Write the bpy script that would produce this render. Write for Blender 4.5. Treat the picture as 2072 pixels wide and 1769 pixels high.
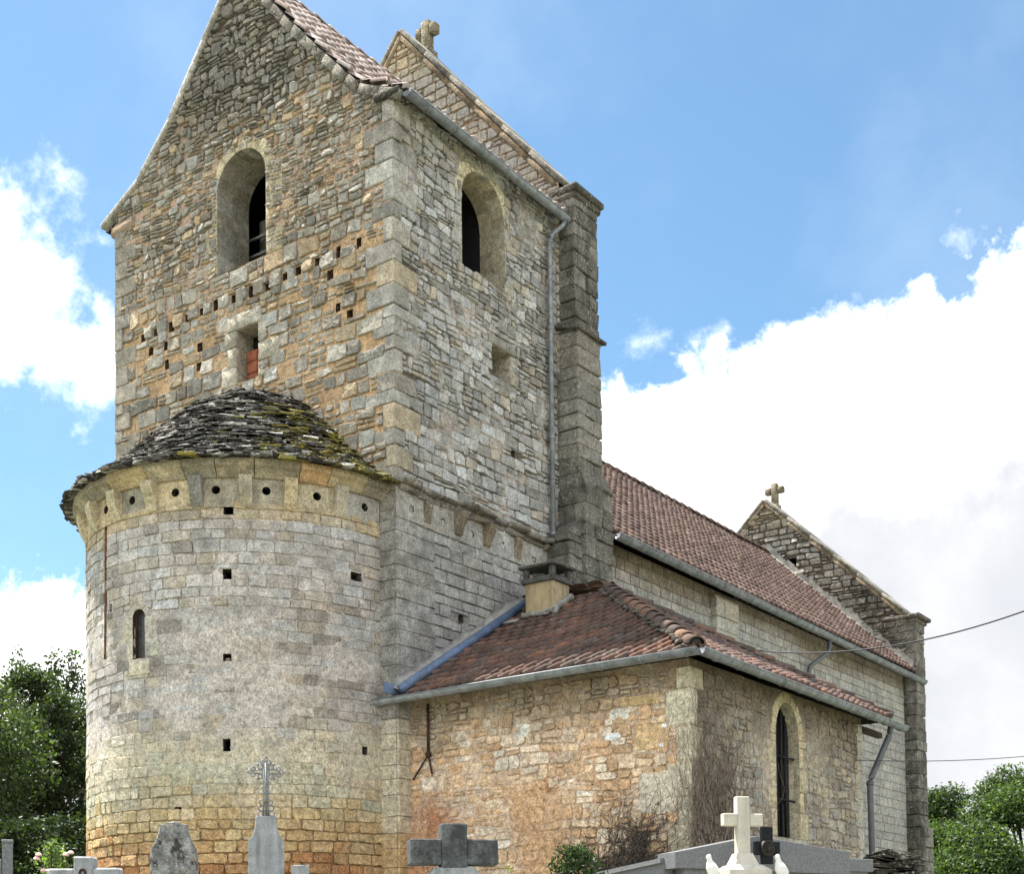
import bpy, math, random
import numpy as np
from mathutils import Vector, Matrix, noise

random.seed(7)
for o in list(bpy.data.objects):
    bpy.data.objects.remove(o)
SC = bpy.context.scene
COL = SC.collection

# ------------------------------------------------------------------ camera
F = 2822.0; CX = 1036.0; PITCH = math.radians(2.0); ROLL = 0.012; YAW = math.radians(35.6)
CYP = 1950 - F * math.tan(PITCH)
CAM = Vector((13.443, -15.898, 1.6))
RM = Matrix.Rotation(YAW, 3, 'Z') @ Matrix.Rotation(math.pi / 2 + PITCH, 3, 'X') @ Matrix.Rotation(-ROLL, 3, 'Z')
cam_d = bpy.data.cameras.new('camera')
cam_d.sensor_fit = 'HORIZONTAL'; cam_d.sensor_width = 36.0
cam_d.lens = 36.0 * F / 2072.0
cam_d.shift_x = 0.0
cam_d.shift_y = (CYP - 1769 / 2) / 2072.0
cam_d.clip_start = 0.1; cam_d.clip_end = 3000
cam = bpy.data.objects.new('camera', cam_d)
cam.matrix_world = Matrix.Translation(CAM) @ RM.to_4x4()
COL.objects.link(cam)
SC.camera = cam

def at(px, py, depth):
    """world point seen at photo position (2072 wide) at a depth along the view axis"""
    return CAM + (RM @ Vector(((px - CX) / F, -(py - CYP) / F, -1.0))) * depth

# ------------------------------------------------------------------ light
SUN_EL = math.radians(66); SUN_AZ = math.radians(-94.5)      # azimuth clockwise from +Y
sdir = Vector((math.sin(SUN_AZ) * math.cos(SUN_EL), math.cos(SUN_AZ) * math.cos(SUN_EL), math.sin(SUN_EL)))
sun_d = bpy.data.lights.new('sun', 'SUN'); sun_d.energy = 5.0; sun_d.angle = math.radians(0.5); sun_d.color = (1.0, 0.95, 0.87)
sun = bpy.data.objects.new('sun', sun_d)
sun.rotation_euler = sdir.to_track_quat('Z', 'Y').to_euler()
sun.location = (0, 0, 60)
COL.objects.link(sun)

SC.view_settings.view_transform = 'Standard'
SC.view_settings.look = 'None'
SC.view_settings.gamma = 1.0
SC.view_settings.use_curve_mapping = False
SC.view_settings.exposure = 1.58

class NT:
    """small helper to write node trees"""
    def __init__(s, tree):
        s.t = tree; tree.nodes.clear()
    def n(s, typ, **kw):
        nd = s.t.nodes.new(typ)
        for k, v in kw.items():
            if k.startswith('i_'):
                nd.inputs[k[2:].replace('_', ' ')].default_value = v
            else:
                setattr(nd, k, v)
        return nd
    def l(s, a, b):
        s.t.links.new(a, b)
    def math(s, op, a, b=None, c=None, clamp=False):
        nd = s.t.nodes.new('ShaderNodeMath'); nd.operation = op; nd.use_clamp = clamp
        for i, v in enumerate((a, b, c)):
            if v is None: continue
            if isinstance(v, (int, float)): nd.inputs[i].default_value = v
            else: s.l(v, nd.inputs[i])
        return nd.outputs[0]
    def ramp(s, v, lo, hi, a=0.0, b=1.0, smooth=True):
        nd = s.t.nodes.new('ShaderNodeMapRange'); nd.clamp = True
        nd.interpolation_type = 'SMOOTHSTEP' if smooth else 'LINEAR'
        s.l(v, nd.inputs[0])
        nd.inputs[1].default_value = lo; nd.inputs[2].default_value = hi
        nd.inputs[3].default_value = a; nd.inputs[4].default_value = b
        return nd.outputs[0]
    def mix(s, f, a, b, mode='MIX'):
        nd = s.t.nodes.new('ShaderNodeMix'); nd.data_type = 'RGBA'; nd.blend_type = mode
        for i, v in ((0, f), (6, a), (7, b)):
            if isinstance(v, (int, float)): nd.inputs[i].default_value = v
            elif isinstance(v, tuple): nd.inputs[i].default_value = (v[0], v[1], v[2], 1)
            else: s.l(v, nd.inputs[i])
        return nd.outputs[2]
    def noise(s, vec, scale, detail=4, rough=0.55, dist=0.0, out=0):
        nd = s.t.nodes.new('ShaderNodeTexNoise'); nd.inputs['Scale'].default_value = scale
        nd.inputs['Detail'].default_value = detail; nd.inputs['Roughness'].default_value = rough
        nd.inputs['Distortion'].default_value = dist
        s.l(vec, nd.inputs['Vector'])
        return nd.outputs[out]
    def dot(s, vec, d):
        nd = s.t.nodes.new('ShaderNodeVectorMath'); nd.operation = 'DOT_PRODUCT'
        s.l(vec, nd.inputs[0]); nd.inputs[1].default_value = d
        return nd.outputs['Value']

world = bpy.data.worlds.new('World'); SC.world = world; world.use_nodes = True
w = NT(world.node_tree)
sky = w.n('ShaderNodeTexSky'); sky.sky_type = 'NISHITA'; sky.sun_disc = False
sky.sun_elevation = SUN_EL; sky.sun_rotation = SUN_AZ
sky.air_density = 1.0; sky.dust_density = 0.6; sky.ozone_density = 1.6
dirv = w.n('ShaderNodeTexCoord').outputs['Generated']
n_big = w.noise(dirv, 5.0, 9, 0.62)
n_mid = w.noise(dirv, 24.0, 10, 0.66)
n_sum = w.math('ADD', w.math('MULTIPLY', w.math('SUBTRACT', n_big, 0.5), 0.10), w.math('MULTIPLY', w.math('SUBTRACT', n_mid, 0.5), 0.11))
# the long cloud bank: everything below a great circle, with a ragged edge
h = w.math('ADD', w.dot(dirv, (-0.0453, -0.4595, 0.8870)), n_sum)
bank = w.ramp(h, 0.008, -0.016)
def puff(d, r, k=1.0):
    v = Vector(d).normalized()
    a = w.math('SUBTRACT', 1.0, w.dot(dirv, tuple(v)))
    a = w.math('SQRT', w.math('MAXIMUM', a, 0.0))               # ~ angle / sqrt(2)
    e = w.math('ADD', w.math('MULTIPLY', w.math('SUBTRACT', a, r / 1.414), 1.0), n_sum)
    return w.math('MULTIPLY', w.ramp(e, 0.012, -0.03), k)
m = bank
for d, r, k in (((-0.750, 0.520, 0.4120), 0.036, 1.0), ((-0.733, 0.548, 0.395), 0.030, 1.0), ((-0.79, 0.46, 0.43), 0.070, 1.0),
                ((-0.700, 0.532, 0.474), 0.012, 0.75), ((-0.4149, 0.8191, 0.3950), 0.009, 0.8), ((-0.4545, 0.7907, 0.410), 0.006, 0.55),
                ((-0.3264, 0.8464, 0.4218), 0.008, 0.5), ((-0.2637, 0.8591, 0.4400), 0.004, 0.5)):
    m = w.math('MAXIMUM', m, puff(d, r, k))
# unseen broken cloud, added behind the camera and overhead as fill light
back = w.ramp(w.dot(dirv, (-0.58, 0.81, 0.0)), 0.25, -0.05)
n_back = w.noise(dirv, 2.2, 8, 0.6)
m = w.math('MAXIMUM', m, w.math('MULTIPLY', back, w.ramp(n_back, 0.44, 0.54)))
# thin high veil
veil = w.math('MULTIPLY', w.ramp(w.noise(dirv, 3.0, 6, 0.6), 0.42, 0.75), 0.10)
m = w.math('MAXIMUM', m, veil)
shade = w.ramp(w.noise(dirv, 4.2, 6, 0.6), 0.28, 0.58)
depth_in = w.ramp(h, -0.05, -0.16)
cl = w.mix(depth_in, (9.5, 9.6, 9.8), w.mix(shade, (4.7, 4.72, 4.8), (3.65, 3.75, 3.95)))
sky_t = w.mix(1.0, sky.outputs[0], (0.72, 0.89, 0.88), 'MULTIPLY')
sk = w.mix(m, sky_t, cl)
bg = w.n('ShaderNodeBackground'); bg.inputs[1].default_value = 0.077
w.l(sk, bg.inputs[0])
wo = w.n('ShaderNodeOutputWorld'); w.l(bg.outputs[0], wo.inputs[0])

# ------------------------------------------------------------------ colour helpers
KA = 1.12
def lin(c):
    c = c / 255.0
    return c / 12.92 if c <= 0.04045 else ((c + 0.055) / 1.055) ** 2.4
def C(r, g, b, a=0.0, k=None):
    k = KA if k is None else k
    m_ = .35 * r + .5 * g + .15 * b; q = .74
    r, g, b = m_ + (r - m_) * q, m_ + (g - m_) * q, m_ + (b - m_) * q
    return (min(lin(r) * k, .85), min(lin(g) * k, .85), min(lin(b) * k, .85), a)
def mixc(a, b, t):
    t = max(0.0, min(1.0, t))
    return tuple(a[i] + (b[i] - a[i]) * t for i in range(4))
def sstep(a, b, x):
    t = max(0.0, min(1.0, (x - a) / (b - a))); return t * t * (3 - 2 * t)
def jit(c, v=0.12, h=0.04):
    f = 1 + random.uniform(-v, v); g = random.uniform(-h, h)
    return (c[0] * f * (1 + g), c[1] * f, c[2] * f * (1 - g), c[3])
def fbm(x, y, z=0.0):
    return noise.noise(Vector((x, y, z))) + 0.5 * noise.noise(Vector((2.1 * x + 7, 2.1 * y, z)))
def pick(*opts):
    return random.choices([o[0] for o in opts], [o[1] for o in opts])[0]

# ------------------------------------------------------------------ materials
def attr_nodes(t):
    a = t.n('ShaderNodeAttribute', attribute_name='Col')
    oc = t.n('ShaderNodeTexCoord').outputs['Object']
    return a.outputs['Color'], a.outputs['Alpha'], oc
def finish(t, color, rough, bump_h=None, bs=0.5, bd=0.02, metallic=0.0, spec=0.3):
    p = t.n('ShaderNodeBsdfPrincipled')
    if isinstance(color, tuple): p.inputs['Base Color'].default_value = (*color[:3], 1)
    else: t.l(color, p.inputs['Base Color'])
    p.inputs['Roughness'].default_value = rough; p.inputs['Metallic'].default_value = metallic
    p.inputs['Specular IOR Level'].default_value = spec
    if bump_h is not None:
        b = t.n('ShaderNodeBump'); b.inputs['Strength'].default_value = bs; b.inputs['Distance'].default_value = bd
        t.l(bump_h, b.inputs['Height']); t.l(b.outputs[0], p.inputs['Normal'])
    o = t.n('ShaderNodeOutputMaterial'); t.l(p.outputs[0], o.inputs[0])
def newmat(name):
    mt = bpy.data.materials.new(name); mt.use_nodes = True
    return mt, NT(mt.node_tree)
def mat_stone(name, white=0.6, orange=0.78, dark=(0.035, 0.033, 0.028), bs=0.6, streak=0.22):
    mt, t = newmat(name)
    col, al, oc = attr_nodes(t)
    n1 = t.noise(oc, 1.3, 5, 0.6); n2 = t.noise(oc, 12, 9, 0.75); n3 = t.noise(oc, 36, 6, 0.75)
    v = t.math('MULTIPLY', t.ramp(n1, 0.3, 0.7, 0.86, 1.12), t.ramp(n2, 0.34, 0.66, 0.62, 1.34))
    v = t.math('MULTIPLY', v, t.ramp(n3, 0.36, 0.64, 0.66, 1.30))
    vm = t.n('ShaderNodeVectorMath', operation='SCALE'); t.l(col, vm.inputs[0]); t.l(v, vm.inputs['Scale'])
    c = vm.outputs[0]
    mp = t.n('ShaderNodeMapping'); mp.inputs['Scale'].default_value = (4.5, 4.5, .55); t.l(oc, mp.inputs[0])
    sm = t.math('MULTIPLY', t.ramp(t.noise(mp.outputs[0], 1.0, 7, 0.68), 0.48, 0.70), t.ramp(al, .0, .6, .25, 1.0))
    c = t.mix(t.math('MULTIPLY', sm, streak), c, (0.07, 0.062, 0.05))
    # grey-black crust lichen where alpha asks for it
    dk = t.math('ADD', t.noise(oc, 6, 10, 0.75), t.math('MULTIPLY', t.noise(oc, 0.9, 4, 0.6), 0.35))
    dm = t.math('MULTIPLY', t.ramp(dk, 0.62, 0.78), al, clamp=True)
    c = t.mix(t.math('MULTIPLY', dm, 0.85), c, dark)
    dk2 = t.ramp(t.noise(oc, 30, 8, 0.75), 0.52, 0.64)
    c = t.mix(t.math('MULTIPLY', t.math('MULTIPLY', dk2, t.ramp(al, 0.05, 0.7)), 0.6), c, dark)
    # pale lichen flecks
    wl = t.math('MULTIPLY', t.ramp(t.noise(oc, 26, 5, 0.6), 0.57, 0.64), t.ramp(t.noise(oc, 2.1, 3), 0.36, 0.58))
    c = t.mix(t.math('MULTIPLY', wl, white), c, (0.50, 0.49, 0.45))
    ol = t.ramp(t.noise(oc, 2.6, 7, 0.55), orange, orange + 0.02)
    c = t.mix(t.math('MULTIPLY', ol, 0.8), c, (0.32, 0.10, 0.03))
    bh = t.math('ADD', t.math('MULTIPLY', n2, 0.8), t.math('MULTIPLY', n3, 0.35))
    finish(t, c, 0.92, bh, bs, 0.05, spec=0.12)
    return mt
M_STONE = mat_stone('weathered_limestone')
M_DARK = mat_stone('lichened_limestone', white=0.85, bs=0.8, streak=.75)
M_LAUZE = mat_stone('stone_roof_slab', white=0.75, orange=0.9, bs=0.8)

def mat_tile(name, dirt=0.5):
    mt, t = newmat(name)
    col, al, oc = attr_nodes(t)
    n1 = t.noise(oc, 2.2, 5, 0.6); n2 = t.noise(oc, 26, 7, 0.7)
    v = t.math('MULTIPLY', t.ramp(n1, 0.3, 0.7, 0.75, 1.2), t.ramp(n2, 0.3, 0.7, 0.72, 1.2))
    vm = t.n('ShaderNodeVectorMath', operation='SCALE'); t.l(col, vm.inputs[0]); t.l(v, vm.inputs['Scale'])
    g = t.ramp(t.noise(oc, 11, 8, 0.7), 0.5, 0.66)
    c = t.mix(t.math('MULTIPLY', g, dirt), vm.outputs[0], (0.05, 0.042, 0.038))
    finish(t, c, 0.85, n2, 0.3, 0.01, spec=0.25)
    return mt
M_TILE = mat_tile('mossy_clay_tile', 0.55)
M_TILE2 = mat_tile('brown_clay_tile', 0.3)

def mat_simple(name, color, rough=0.7, metallic=0.0, ns=12, amt=0.3, dark=None, dthr=0.58, dmul=0.6, bs=0.2, spec=0.3, ns2=60, streak=0.0):
    mt, t = newmat(name)
    oc = t.n('ShaderNodeTexCoord').outputs['Object']
    mp = t.n('ShaderNodeMapping'); mp.inputs['Scale'].default_value = (14, 14, 1.6); t.l(oc, mp.inputs[0])
    n1 = t.noise(oc, ns, 6, 0.65); n2 = t.noise(oc, ns2, 4, 0.6)
    v = t.math('MULTIPLY', t.ramp(n1, 0.3, 0.7, 1 - amt, 1 + amt), t.ramp(n2, 0.3, 0.7, 1 - amt * .6, 1 + amt * .6))
    vm = t.n('ShaderNodeVectorMath', operation='SCALE'); vm.inputs[0].default_value = color[:3]; t.l(v, vm.inputs['Scale'])
    c = vm.outputs[0]
    if streak:
        sm = t.ramp(t.noise(mp.outputs[0], 1.0, 6, 0.65), 0.44, 0.66)
        c = t.mix(t.math('MULTIPLY', sm, streak), c, tuple(x * .35 for x in color[:3]))
    if dark:
        dm = t.ramp(t.noise(oc, ns * 0.7, 9, 0.72), dthr, dthr + 0.1)
        c = t.mix(t.math('MULTIPLY', dm, dmul), c, dark[:3])
    finish(t, c, rough, n2, bs, 0.01, metallic, spec)
    return mt
M_ZINC = mat_simple('weathered_zinc', (0.235, 0.25, 0.265), 0.55, 0.3, 6, 0.3, (0.09, 0.092, 0.09), 0.54, 0.6, 0.08)
M_BLUEZ = mat_simple('blue_grey_zinc_flashing', (0.12, 0.165, 0.255), 0.55, 0.2, 6, 0.25, (0.16, 0.17, 0.19), 0.55, 0.5, 0.1)
M_PIPE = mat_simple('dark_grey_pipe', (0.12, 0.125, 0.13), 0.5, 0.3, 5, 0.15)
M_WOOD = mat_simple('old_timber', (0.13, 0.07, 0.04), 0.85, 0, 9, 0.4)
M_IRON = mat_simple('rusty_iron', (0.06, 0.032, 0.024), 0.8, 0.3, 20, 0.4)
M_BLACK = mat_simple('interior_shade_black', (0.012, 0.012, 0.014), 0.9, 0, 5, 0.3)  # near-black colour in place of the shade inside the openings
M_BLKMET = mat_simple('black_painted_iron', (0.010, 0.011, 0.014), 0.6, 0.0, 8, 0.2, spec=.15)
M_GLASS = mat_simple('dusty_dark_glass', (0.05, 0.05, 0.045), 0.25, 0, 7, 0.4, (0.12, 0.12, 0.11), 0.6, 0.5)
M_BRICK = mat_simple('red_brick', (0.30, 0.10, 0.05), 0.85, 0, 8, 0.25)
M_PLASTER = mat_simple('stained_cream_render', (0.43, 0.34, 0.20), 0.9, 0, 4, 0.14, (0.10, 0.085, 0.065), 0.55, 0.6, streak=.45)
M_LIME = mat_simple('grey_lime_mortar', (0.30, 0.285, 0.255), 0.95, 0, 5, 0.25, (0.16, 0.13, 0.10), 0.58, 0.4, 0.5)
M_CONC = mat_simple('mossy_concrete', (0.095, 0.10, 0.10), 0.95, 0, 9, 0.45, (0.035, 0.037, 0.038), 0.50, 0.8, 0.5, streak=.5)
M_CONC2 = mat_simple('pale_grey_concrete', (0.30, 0.31, 0.315), 0.9, 0, 6, 0.2, (0.13, 0.13, 0.125), 0.57, 0.6, 0.4, streak=.5)
M_LICH = mat_simple('lichen_crusted_stone', (0.22, 0.215, 0.205), 0.95, 0, 11, 0.5, (0.022, 0.022, 0.022), 0.50, 0.9, 0.8)
M_GRAN = mat_simple('grey_granite', (0.145, 0.148, 0.152), 0.55, 0, 45, 0.28, (0.12, 0.12, 0.12), 0.60, 0.4, 0.05, ns2=130)
M_WHITE = mat_simple('white_limestone', (0.52, 0.48, 0.40), 0.8, 0, 5, 0.10, (0.26, 0.2, 0.14), 0.58, 0.45, 0.25, streak=.22)
M_CERAM = mat_simple('white_ceramic', (0.72, 0.70, 0.66), 0.4, 0, 6, 0.05)
M_IRONG = mat_simple('silver_painted_iron', (0.21, 0.215, 0.22), 0.5, 0.4, 15, 0.25)
M_CABLE = mat_simple('black_cable', (0.03, 0.03, 0.035), 0.6, 0, 9, 0.1)
M_BARK = mat_simple('bark', (0.05, 0.042, 0.032), 0.95, 0, 9, 0.4, bs=0.6)
M_TWIG = mat_simple('dry_creeper_twig', (0.23, 0.185, 0.145), 0.95, 0, 5, 0.35)
M_ROSE = mat_simple('pale_pink_petal', (0.75, 0.52, 0.46), 0.6, 0, 9, 0.12)

def mat_leaf(name, trans=0.4):
    mt, t = newmat(name)
    a = t.n('ShaderNodeAttribute', attribute_name='Col')
    p = t.n('ShaderNodeBsdfPrincipled'); p.inputs['Roughness'].default_value = 0.5; p.inputs['Specular IOR Level'].default_value = 0.3
    t.l(a.outputs['Color'], p.inputs['Base Color'])
    tr = t.n('ShaderNodeBsdfTranslucent')
    c2 = t.mix(1.0, a.outputs['Color'], (1.5, 1.7, 0.6), 'MULTIPLY'); t.l(c2, tr.inputs[0])
    mx = t.n('ShaderNodeMixShader'); mx.inputs[0].default_value = trans
    t.l(p.outputs[0], mx.inputs[1]); t.l(tr.outputs[0], mx.inputs[2])
    o = t.n('ShaderNodeOutputMaterial'); t.l(mx.outputs[0], o.inputs[0])
    return mt
M_LEAF = mat_leaf('leaf')
mt, t = newmat('cemetery_grass')
oc = t.n('ShaderNodeTexCoord').outputs['Object']
g1 = t.noise(oc, 0.35, 6, 0.6); g2 = t.noise(oc, 7, 8, 0.7)
gc = t.mix(t.ramp(g1, 0.42, 0.6), (0.07, 0.09, 0.04), (0.30, 0.285, 0.26))
gc = t.mix(t.ramp(g2, 0.35, 0.7), gc, (0.10, 0.11, 0.05))
finish(t, gc, 0.95, g2, 0.6, 0.05)
M_GRASS = mt

# ------------------------------------------------------------------ mesh building
class MB:
    def __init__(s):
        s.v = []; s.f = []; s.c = []
    def add(s, vs, fs, col):
        b = len(s.v); s.v.extend(vs)
        for f in fs: s.f.append([i + b for i in f])
        if isinstance(col, list): s.c.extend(col)
        else: s.c.extend([col] * len(vs))
    def build(s, name, mat, parent=None, smooth=True):
        me = bpy.data.meshes.new(name)
        me.from_pydata([tuple(p) for p in s.v], [], s.f)
        at_ = me.color_attributes.new('Col', 'FLOAT_COLOR', 'POINT')
        at_.data.foreach_set('color', np.array(s.c, dtype=np.float32).ravel())
        me.polygons.foreach_set('use_smooth', [smooth] * len(me.polygons))
        me.materials.append(mat); me.update()
        o = bpy.data.objects.new(name, me); COL.objects.link(o)
        if parent is not None: o.parent = parent
        return o
GREY = (0.3, 0.3, 0.3, 0.0)
def empty(name, label, cat, loc=(0, 0, 0), group=None):
    o = bpy.data.objects.new(name, None); COL.objects.link(o); o.location = loc
    o.empty_display_size = 0.3
    tag(o, label, cat, group); return o
def tag(o, label, cat, group=None):
    o['label'] = label; o['category'] = cat
    if group: o['group'] = group
    return o
def center(root):
    """children keep world positions: shift their meshes by the root's location"""
    off = Matrix.Translation(-Vector(root.location))
    for ch in root.children_recursive:
        if ch.type == 'MESH' and not ch.get('_c'):
            ch.data.transform(off); ch['_c'] = 1
    for ch in root.children_recursive:
        if '_c' in ch: del ch['_c']

_cb = None
def _cbox_topo():
    global _cb
    S = [(x, y, z) for x in (-1, 1) for y in (-1, 1) for z in (-1, 1)]
    idx = {}
    k = 0
    for s in S:
        for a in range(3):
            idx[(s, a)] = k; k += 1
    faces = []
    for a in range(3):
        for sg in (-1, 1):
            b, c = (a + 1) % 3, (a + 2) % 3
            ring = []
            for sb, sc in ((-1, -1), (1, -1), (1, 1), (-1, 1)):
                s = [0, 0, 0]; s[a] = sg; s[b] = sb; s[c] = sc
                ring.append(idx[(tuple(s), a)])
            faces.append(ring if sg > 0 else ring[::-1])
    for a in range(3):
        b, c = (a + 1) % 3, (a + 2) % 3
        for sb in (-1, 1):
            for sc in (-1, 1):
                s0 = [0, 0, 0]; s1 = [0, 0, 0]
                s0[a] = -1; s1[a] = 1; s0[b] = s1[b] = sb; s0[c] = s1[c] = sc
                s0 = tuple(s0); s1 = tuple(s1)
                f = [idx[(s0, b)], idx[(s1, b)], idx[(s1, c)], idx[(s0, c)]]
                faces.append(f if sb * sc < 0 else f[::-1])
    for s in S:
        f = [idx[(s, 0)], idx[(s, 1)], idx[(s, 2)]]
        faces.append(f if s[0] * s[1] * s[2] > 0 else f[::-1])
    _cb = (S, faces)
_cbox_topo()
def cbox(mb, c, h, rot=None, b=0.02, col=GREY, j=0.0):
    S, faces = _cb
    b = min(b, 0.45 * min(h))
    vs = []
    c = Vector(c)
    for s in S:
        ji = Vector((random.uniform(-j, j), random.uniform(-j, j), random.uniform(-j, j))) if j else Vector((0, 0, 0))
        for a in range(3):
            p = Vector([s[i] * (h[i] - (0 if i == a else b)) for i in range(3)]) + ji
            if rot is not None: p = rot @ p
            vs.append(c + p)
    mb.add(vs, faces, col)
def boxmm(mb, lo, hi, b=0.02, col=GREY, j=0.0):
    lo = Vector(lo); hi = Vector(hi)
    cbox(mb, (lo + hi) / 2, (hi - lo) / 2, None, b, col, j)
def tube(mb, pts, r, n=8, col=GREY, cap=True, taper=None):
    pts = [Vector(p) for p in pts]; vs = []; fs = []
    up = Vector((0.123, 0.21, 0.97))
    for i, p in enumerate(pts):
        d = (pts[min(i + 1, len(pts) - 1)] - pts[max(i - 1, 0)]).normalized()
        a = d.cross(up)
        if a.length < 0.05: a = d.cross(Vector((1, 0, 0)))
        a.normalize(); b = d.cross(a)
        rr = r if taper is None else r + (taper - r) * i / (len(pts) - 1)
        for k in range(n):
            t = 2 * math.pi * k / n
            vs.append(p + (a * math.cos(t) + b * math.sin(t)) * rr)
    for i in range(len(pts) - 1):
        for k in range(n):
            k2 = (k + 1) % n
            fs.append([i * n + k, i * n + k2, (i + 1) * n + k2, (i + 1) * n + k])
    if cap:
        fs.append(list(range(n))[::-1]); fs.append([(len(pts) - 1) * n + k for k in range(n)])
    mb.add(vs, fs, col)
def prism(mb, poly, O, X, Z, N, depth, b=0.01, col=GREY):
    """polygon (x,z) ccw seen from the front, front face at O, N the outward normal, body goes back by depth"""
    n = len(poly); cx = sum(p[0] for p in poly) / n; cz = sum(p[1] for p in poly) / n
    hw = max(abs(p[0] - cx) for p in poly); hh = max(abs(p[1] - cz) for p in poly)
    sx = 1 - b / hw; sz = 1 - b / hh
    ins = [(cx + (p[0] - cx) * sx, cz + (p[1] - cz) * sz) for p in poly]
    P = lambda q, d: O + X * q[0] + Z * q[1] + N * d
    vs = [P(q, 0) for q in ins] + [P(q, -b) for q in poly] + [P(q, -depth + b) for q in poly] + [P(q, -depth) for q in ins]
    fs = [list(range(n)), [3 * n + i for i in range(n)][::-1]]
    for r in range(3):
        for i in range(n):
            k = (i + 1) % n
            fs.append([(r + 1) * n + i, (r + 1) * n + k, r * n + k, r * n + i])
    mb.add(vs, fs, col)
def sphere(mb, c, r, col=GREY, nu=10, nv=7, sc=(1, 1, 1), rot=None):
    vs = []; fs = []
    for i in range(nv + 1):
        ph = math.pi * i / nv
        for k in range(nu):
            t = 2 * math.pi * k / nu
            p = Vector((math.sin(ph) * math.cos(t) * r * sc[0], math.sin(ph) * math.sin(t) * r * sc[1], math.cos(ph) * r * sc[2]))
            if rot is not None: p = rot @ p
            vs.append(Vector(c) + p)
    for i in range(nv):
        for k in range(nu):
            k2 = (k + 1) % nu
            fs.append([i * nu + k, (i + 1) * nu + k, (i + 1) * nu + k2, i * nu + k2])
    mb.add(vs, fs, col)
def torus(mb, c, R, r, A, B, n=14, m=6, col=GREY):
    vs = []; fs = []; N = A.cross(B)
    for i in range(n):
        t = 2 * math.pi * i / n; d = A * math.cos(t) + B * math.sin(t)
        for k in range(m):
            s = 2 * math.pi * k / m
            vs.append(Vector(c) + d * (R + r * math.cos(s)) + N * r * math.sin(s))
    for i in range(n):
        for k in range(m):
            i2 = (i + 1) % n; k2 = (k + 1) % m
            fs.append([i * m + k, i2 * m + k, i2 * m + k2, i * m + k2])
    mb.add(vs, fs, col)

# surfaces: S(u, v, d) -> world point, d is the distance out of the wall
def plane_y(y0, sgn=-1):        # faces -Y : u = x
    return (lambda u, v, d: Vector((u, y0 - d, v))) if sgn < 0 else (lambda u, v, d: Vector((-u, y0 + d, v)))
def plane_x(x0, sgn=1):         # faces +X : u = y
    return (lambda u, v, d: Vector((x0 + d, u, v))) if sgn > 0 else (lambda u, v, d: Vector((x0 - d, -u, v)))
ACX, ACY, AR = -2.95, 0.0, 2.65
def apse(u, v, d):
    t = u / AR
    return Vector((ACX + (AR + d) * math.cos(t), ACY + (AR + d) * math.sin(t), v))

def clip_poly(poly, hp):
    """keep a*u + b*v <= c"""
    a, b, c = hp; out = []
    n = len(poly)
    for i in range(n):
        p, q = poly[i], poly[(i + 1) % n]
        dp = a * p[0] + b * p[1] - c; dq = a * q[0] + b * q[1] - c
        if dp <= 0: out.append(p)
        if (dp < 0 < dq) or (dq < 0 < dp):
            t = dp / (dp - dq); out.append((p[0] + (q[0] - p[0]) * t, p[1] + (q[1] - p[1]) * t))
    return out
def stone(mb, S, poly, depth, col, ins=0.02, d0=-0.03, tilt=0.3):
    n = len(poly)
    if n < 4: return
    cu = sum(p[0] for p in poly) / n; cv = sum(p[1] for p in poly) / n
    hu = max(abs(p[0] - cu) for p in poly); hv = max(abs(p[1] - cv) for p in poly)
    if hu < 0.012 or hv < 0.012: return
    i1 = min(ins * 0.22, 0.2 * min(hu, hv)); i2 = min(ins * 0.95, 0.4 * min(hu, hv))
    tu = random.uniform(-tilt, tilt) * depth / hu; tv = random.uniform(-tilt, tilt) * depth / hv
    vs = []
    for (kk, d, jj) in ((0.0, d0, 0), (i1, depth * 0.80, 0.15), (i2, depth, 0.16)):
        sx = 1 - kk / hu; sv = 1 - kk / hv
        for p in poly:
            du = (p[0] - cu) * sx; dv = (p[1] - cv) * sv
            dd = d
            if jj: dd += tu * du + tv * dv + depth * random.uniform(-jj, jj)
            vs.append(S(cu + du, cv + dv, dd))
    vs.append(S(cu, cv, depth * random.uniform(0.9, 1.15)))
    fs = []
    for r in range(2):
        for i in range(n):
            k = (i + 1) % n
            fs.append([r * n + i, r * n + k, (r + 1) * n + k, (r + 1) * n + i])
    for i in range(n):
        fs.append([2 * n + i, 2 * n + (i + 1) % n, 3 * n])
    mb.add(vs, fs, col)
def rect_poly(a, b, lo0, lo1, hi0, hi1, r, j):
    """rounded, jittered quadrilateral: lo/hi at left and right end"""
    w_ = b - a
    r = min(r, 0.35 * w_, 0.35 * min(hi0 - lo0, hi1 - lo1))
    R_ = lambda k=1.0: random.uniform(-j, j) * k
    ru = r * random.uniform(0.5, 1.6); ru = min(ru, .3 * w_)
    Q = lambda: random.uniform(.3, 1.7) * r
    k0, k1, k2, k3 = Q(), Q(), Q(), Q(); j = min(j, .12 * min(w_, hi0 - lo0))
    L = lambda t: lo0 + (lo1 - lo0) * t
    H = lambda t: hi0 + (hi1 - hi0) * t
    p = [(a + ru, L(ru / w_) + R_()), (a + w_ * .5, L(.5) + R_(.8)), (b - ru, L(1 - ru / w_) + R_()),
         (b + R_(), L(1) + k0), (b + R_(.8), (L(1) + H(1)) / 2), (b + R_(), H(1) - k1),
         (b - ru, H(1 - ru / w_) + R_()), (a + w_ * .5, H(.5) + R_(.8)), (a + ru, H(ru / w_) + R_()),
         (a + R_(), H(0) - k2), (a + R_(.8), (L(0) + H(0)) / 2), (a + R_(), L(0) + k3)]
    return p
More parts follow.
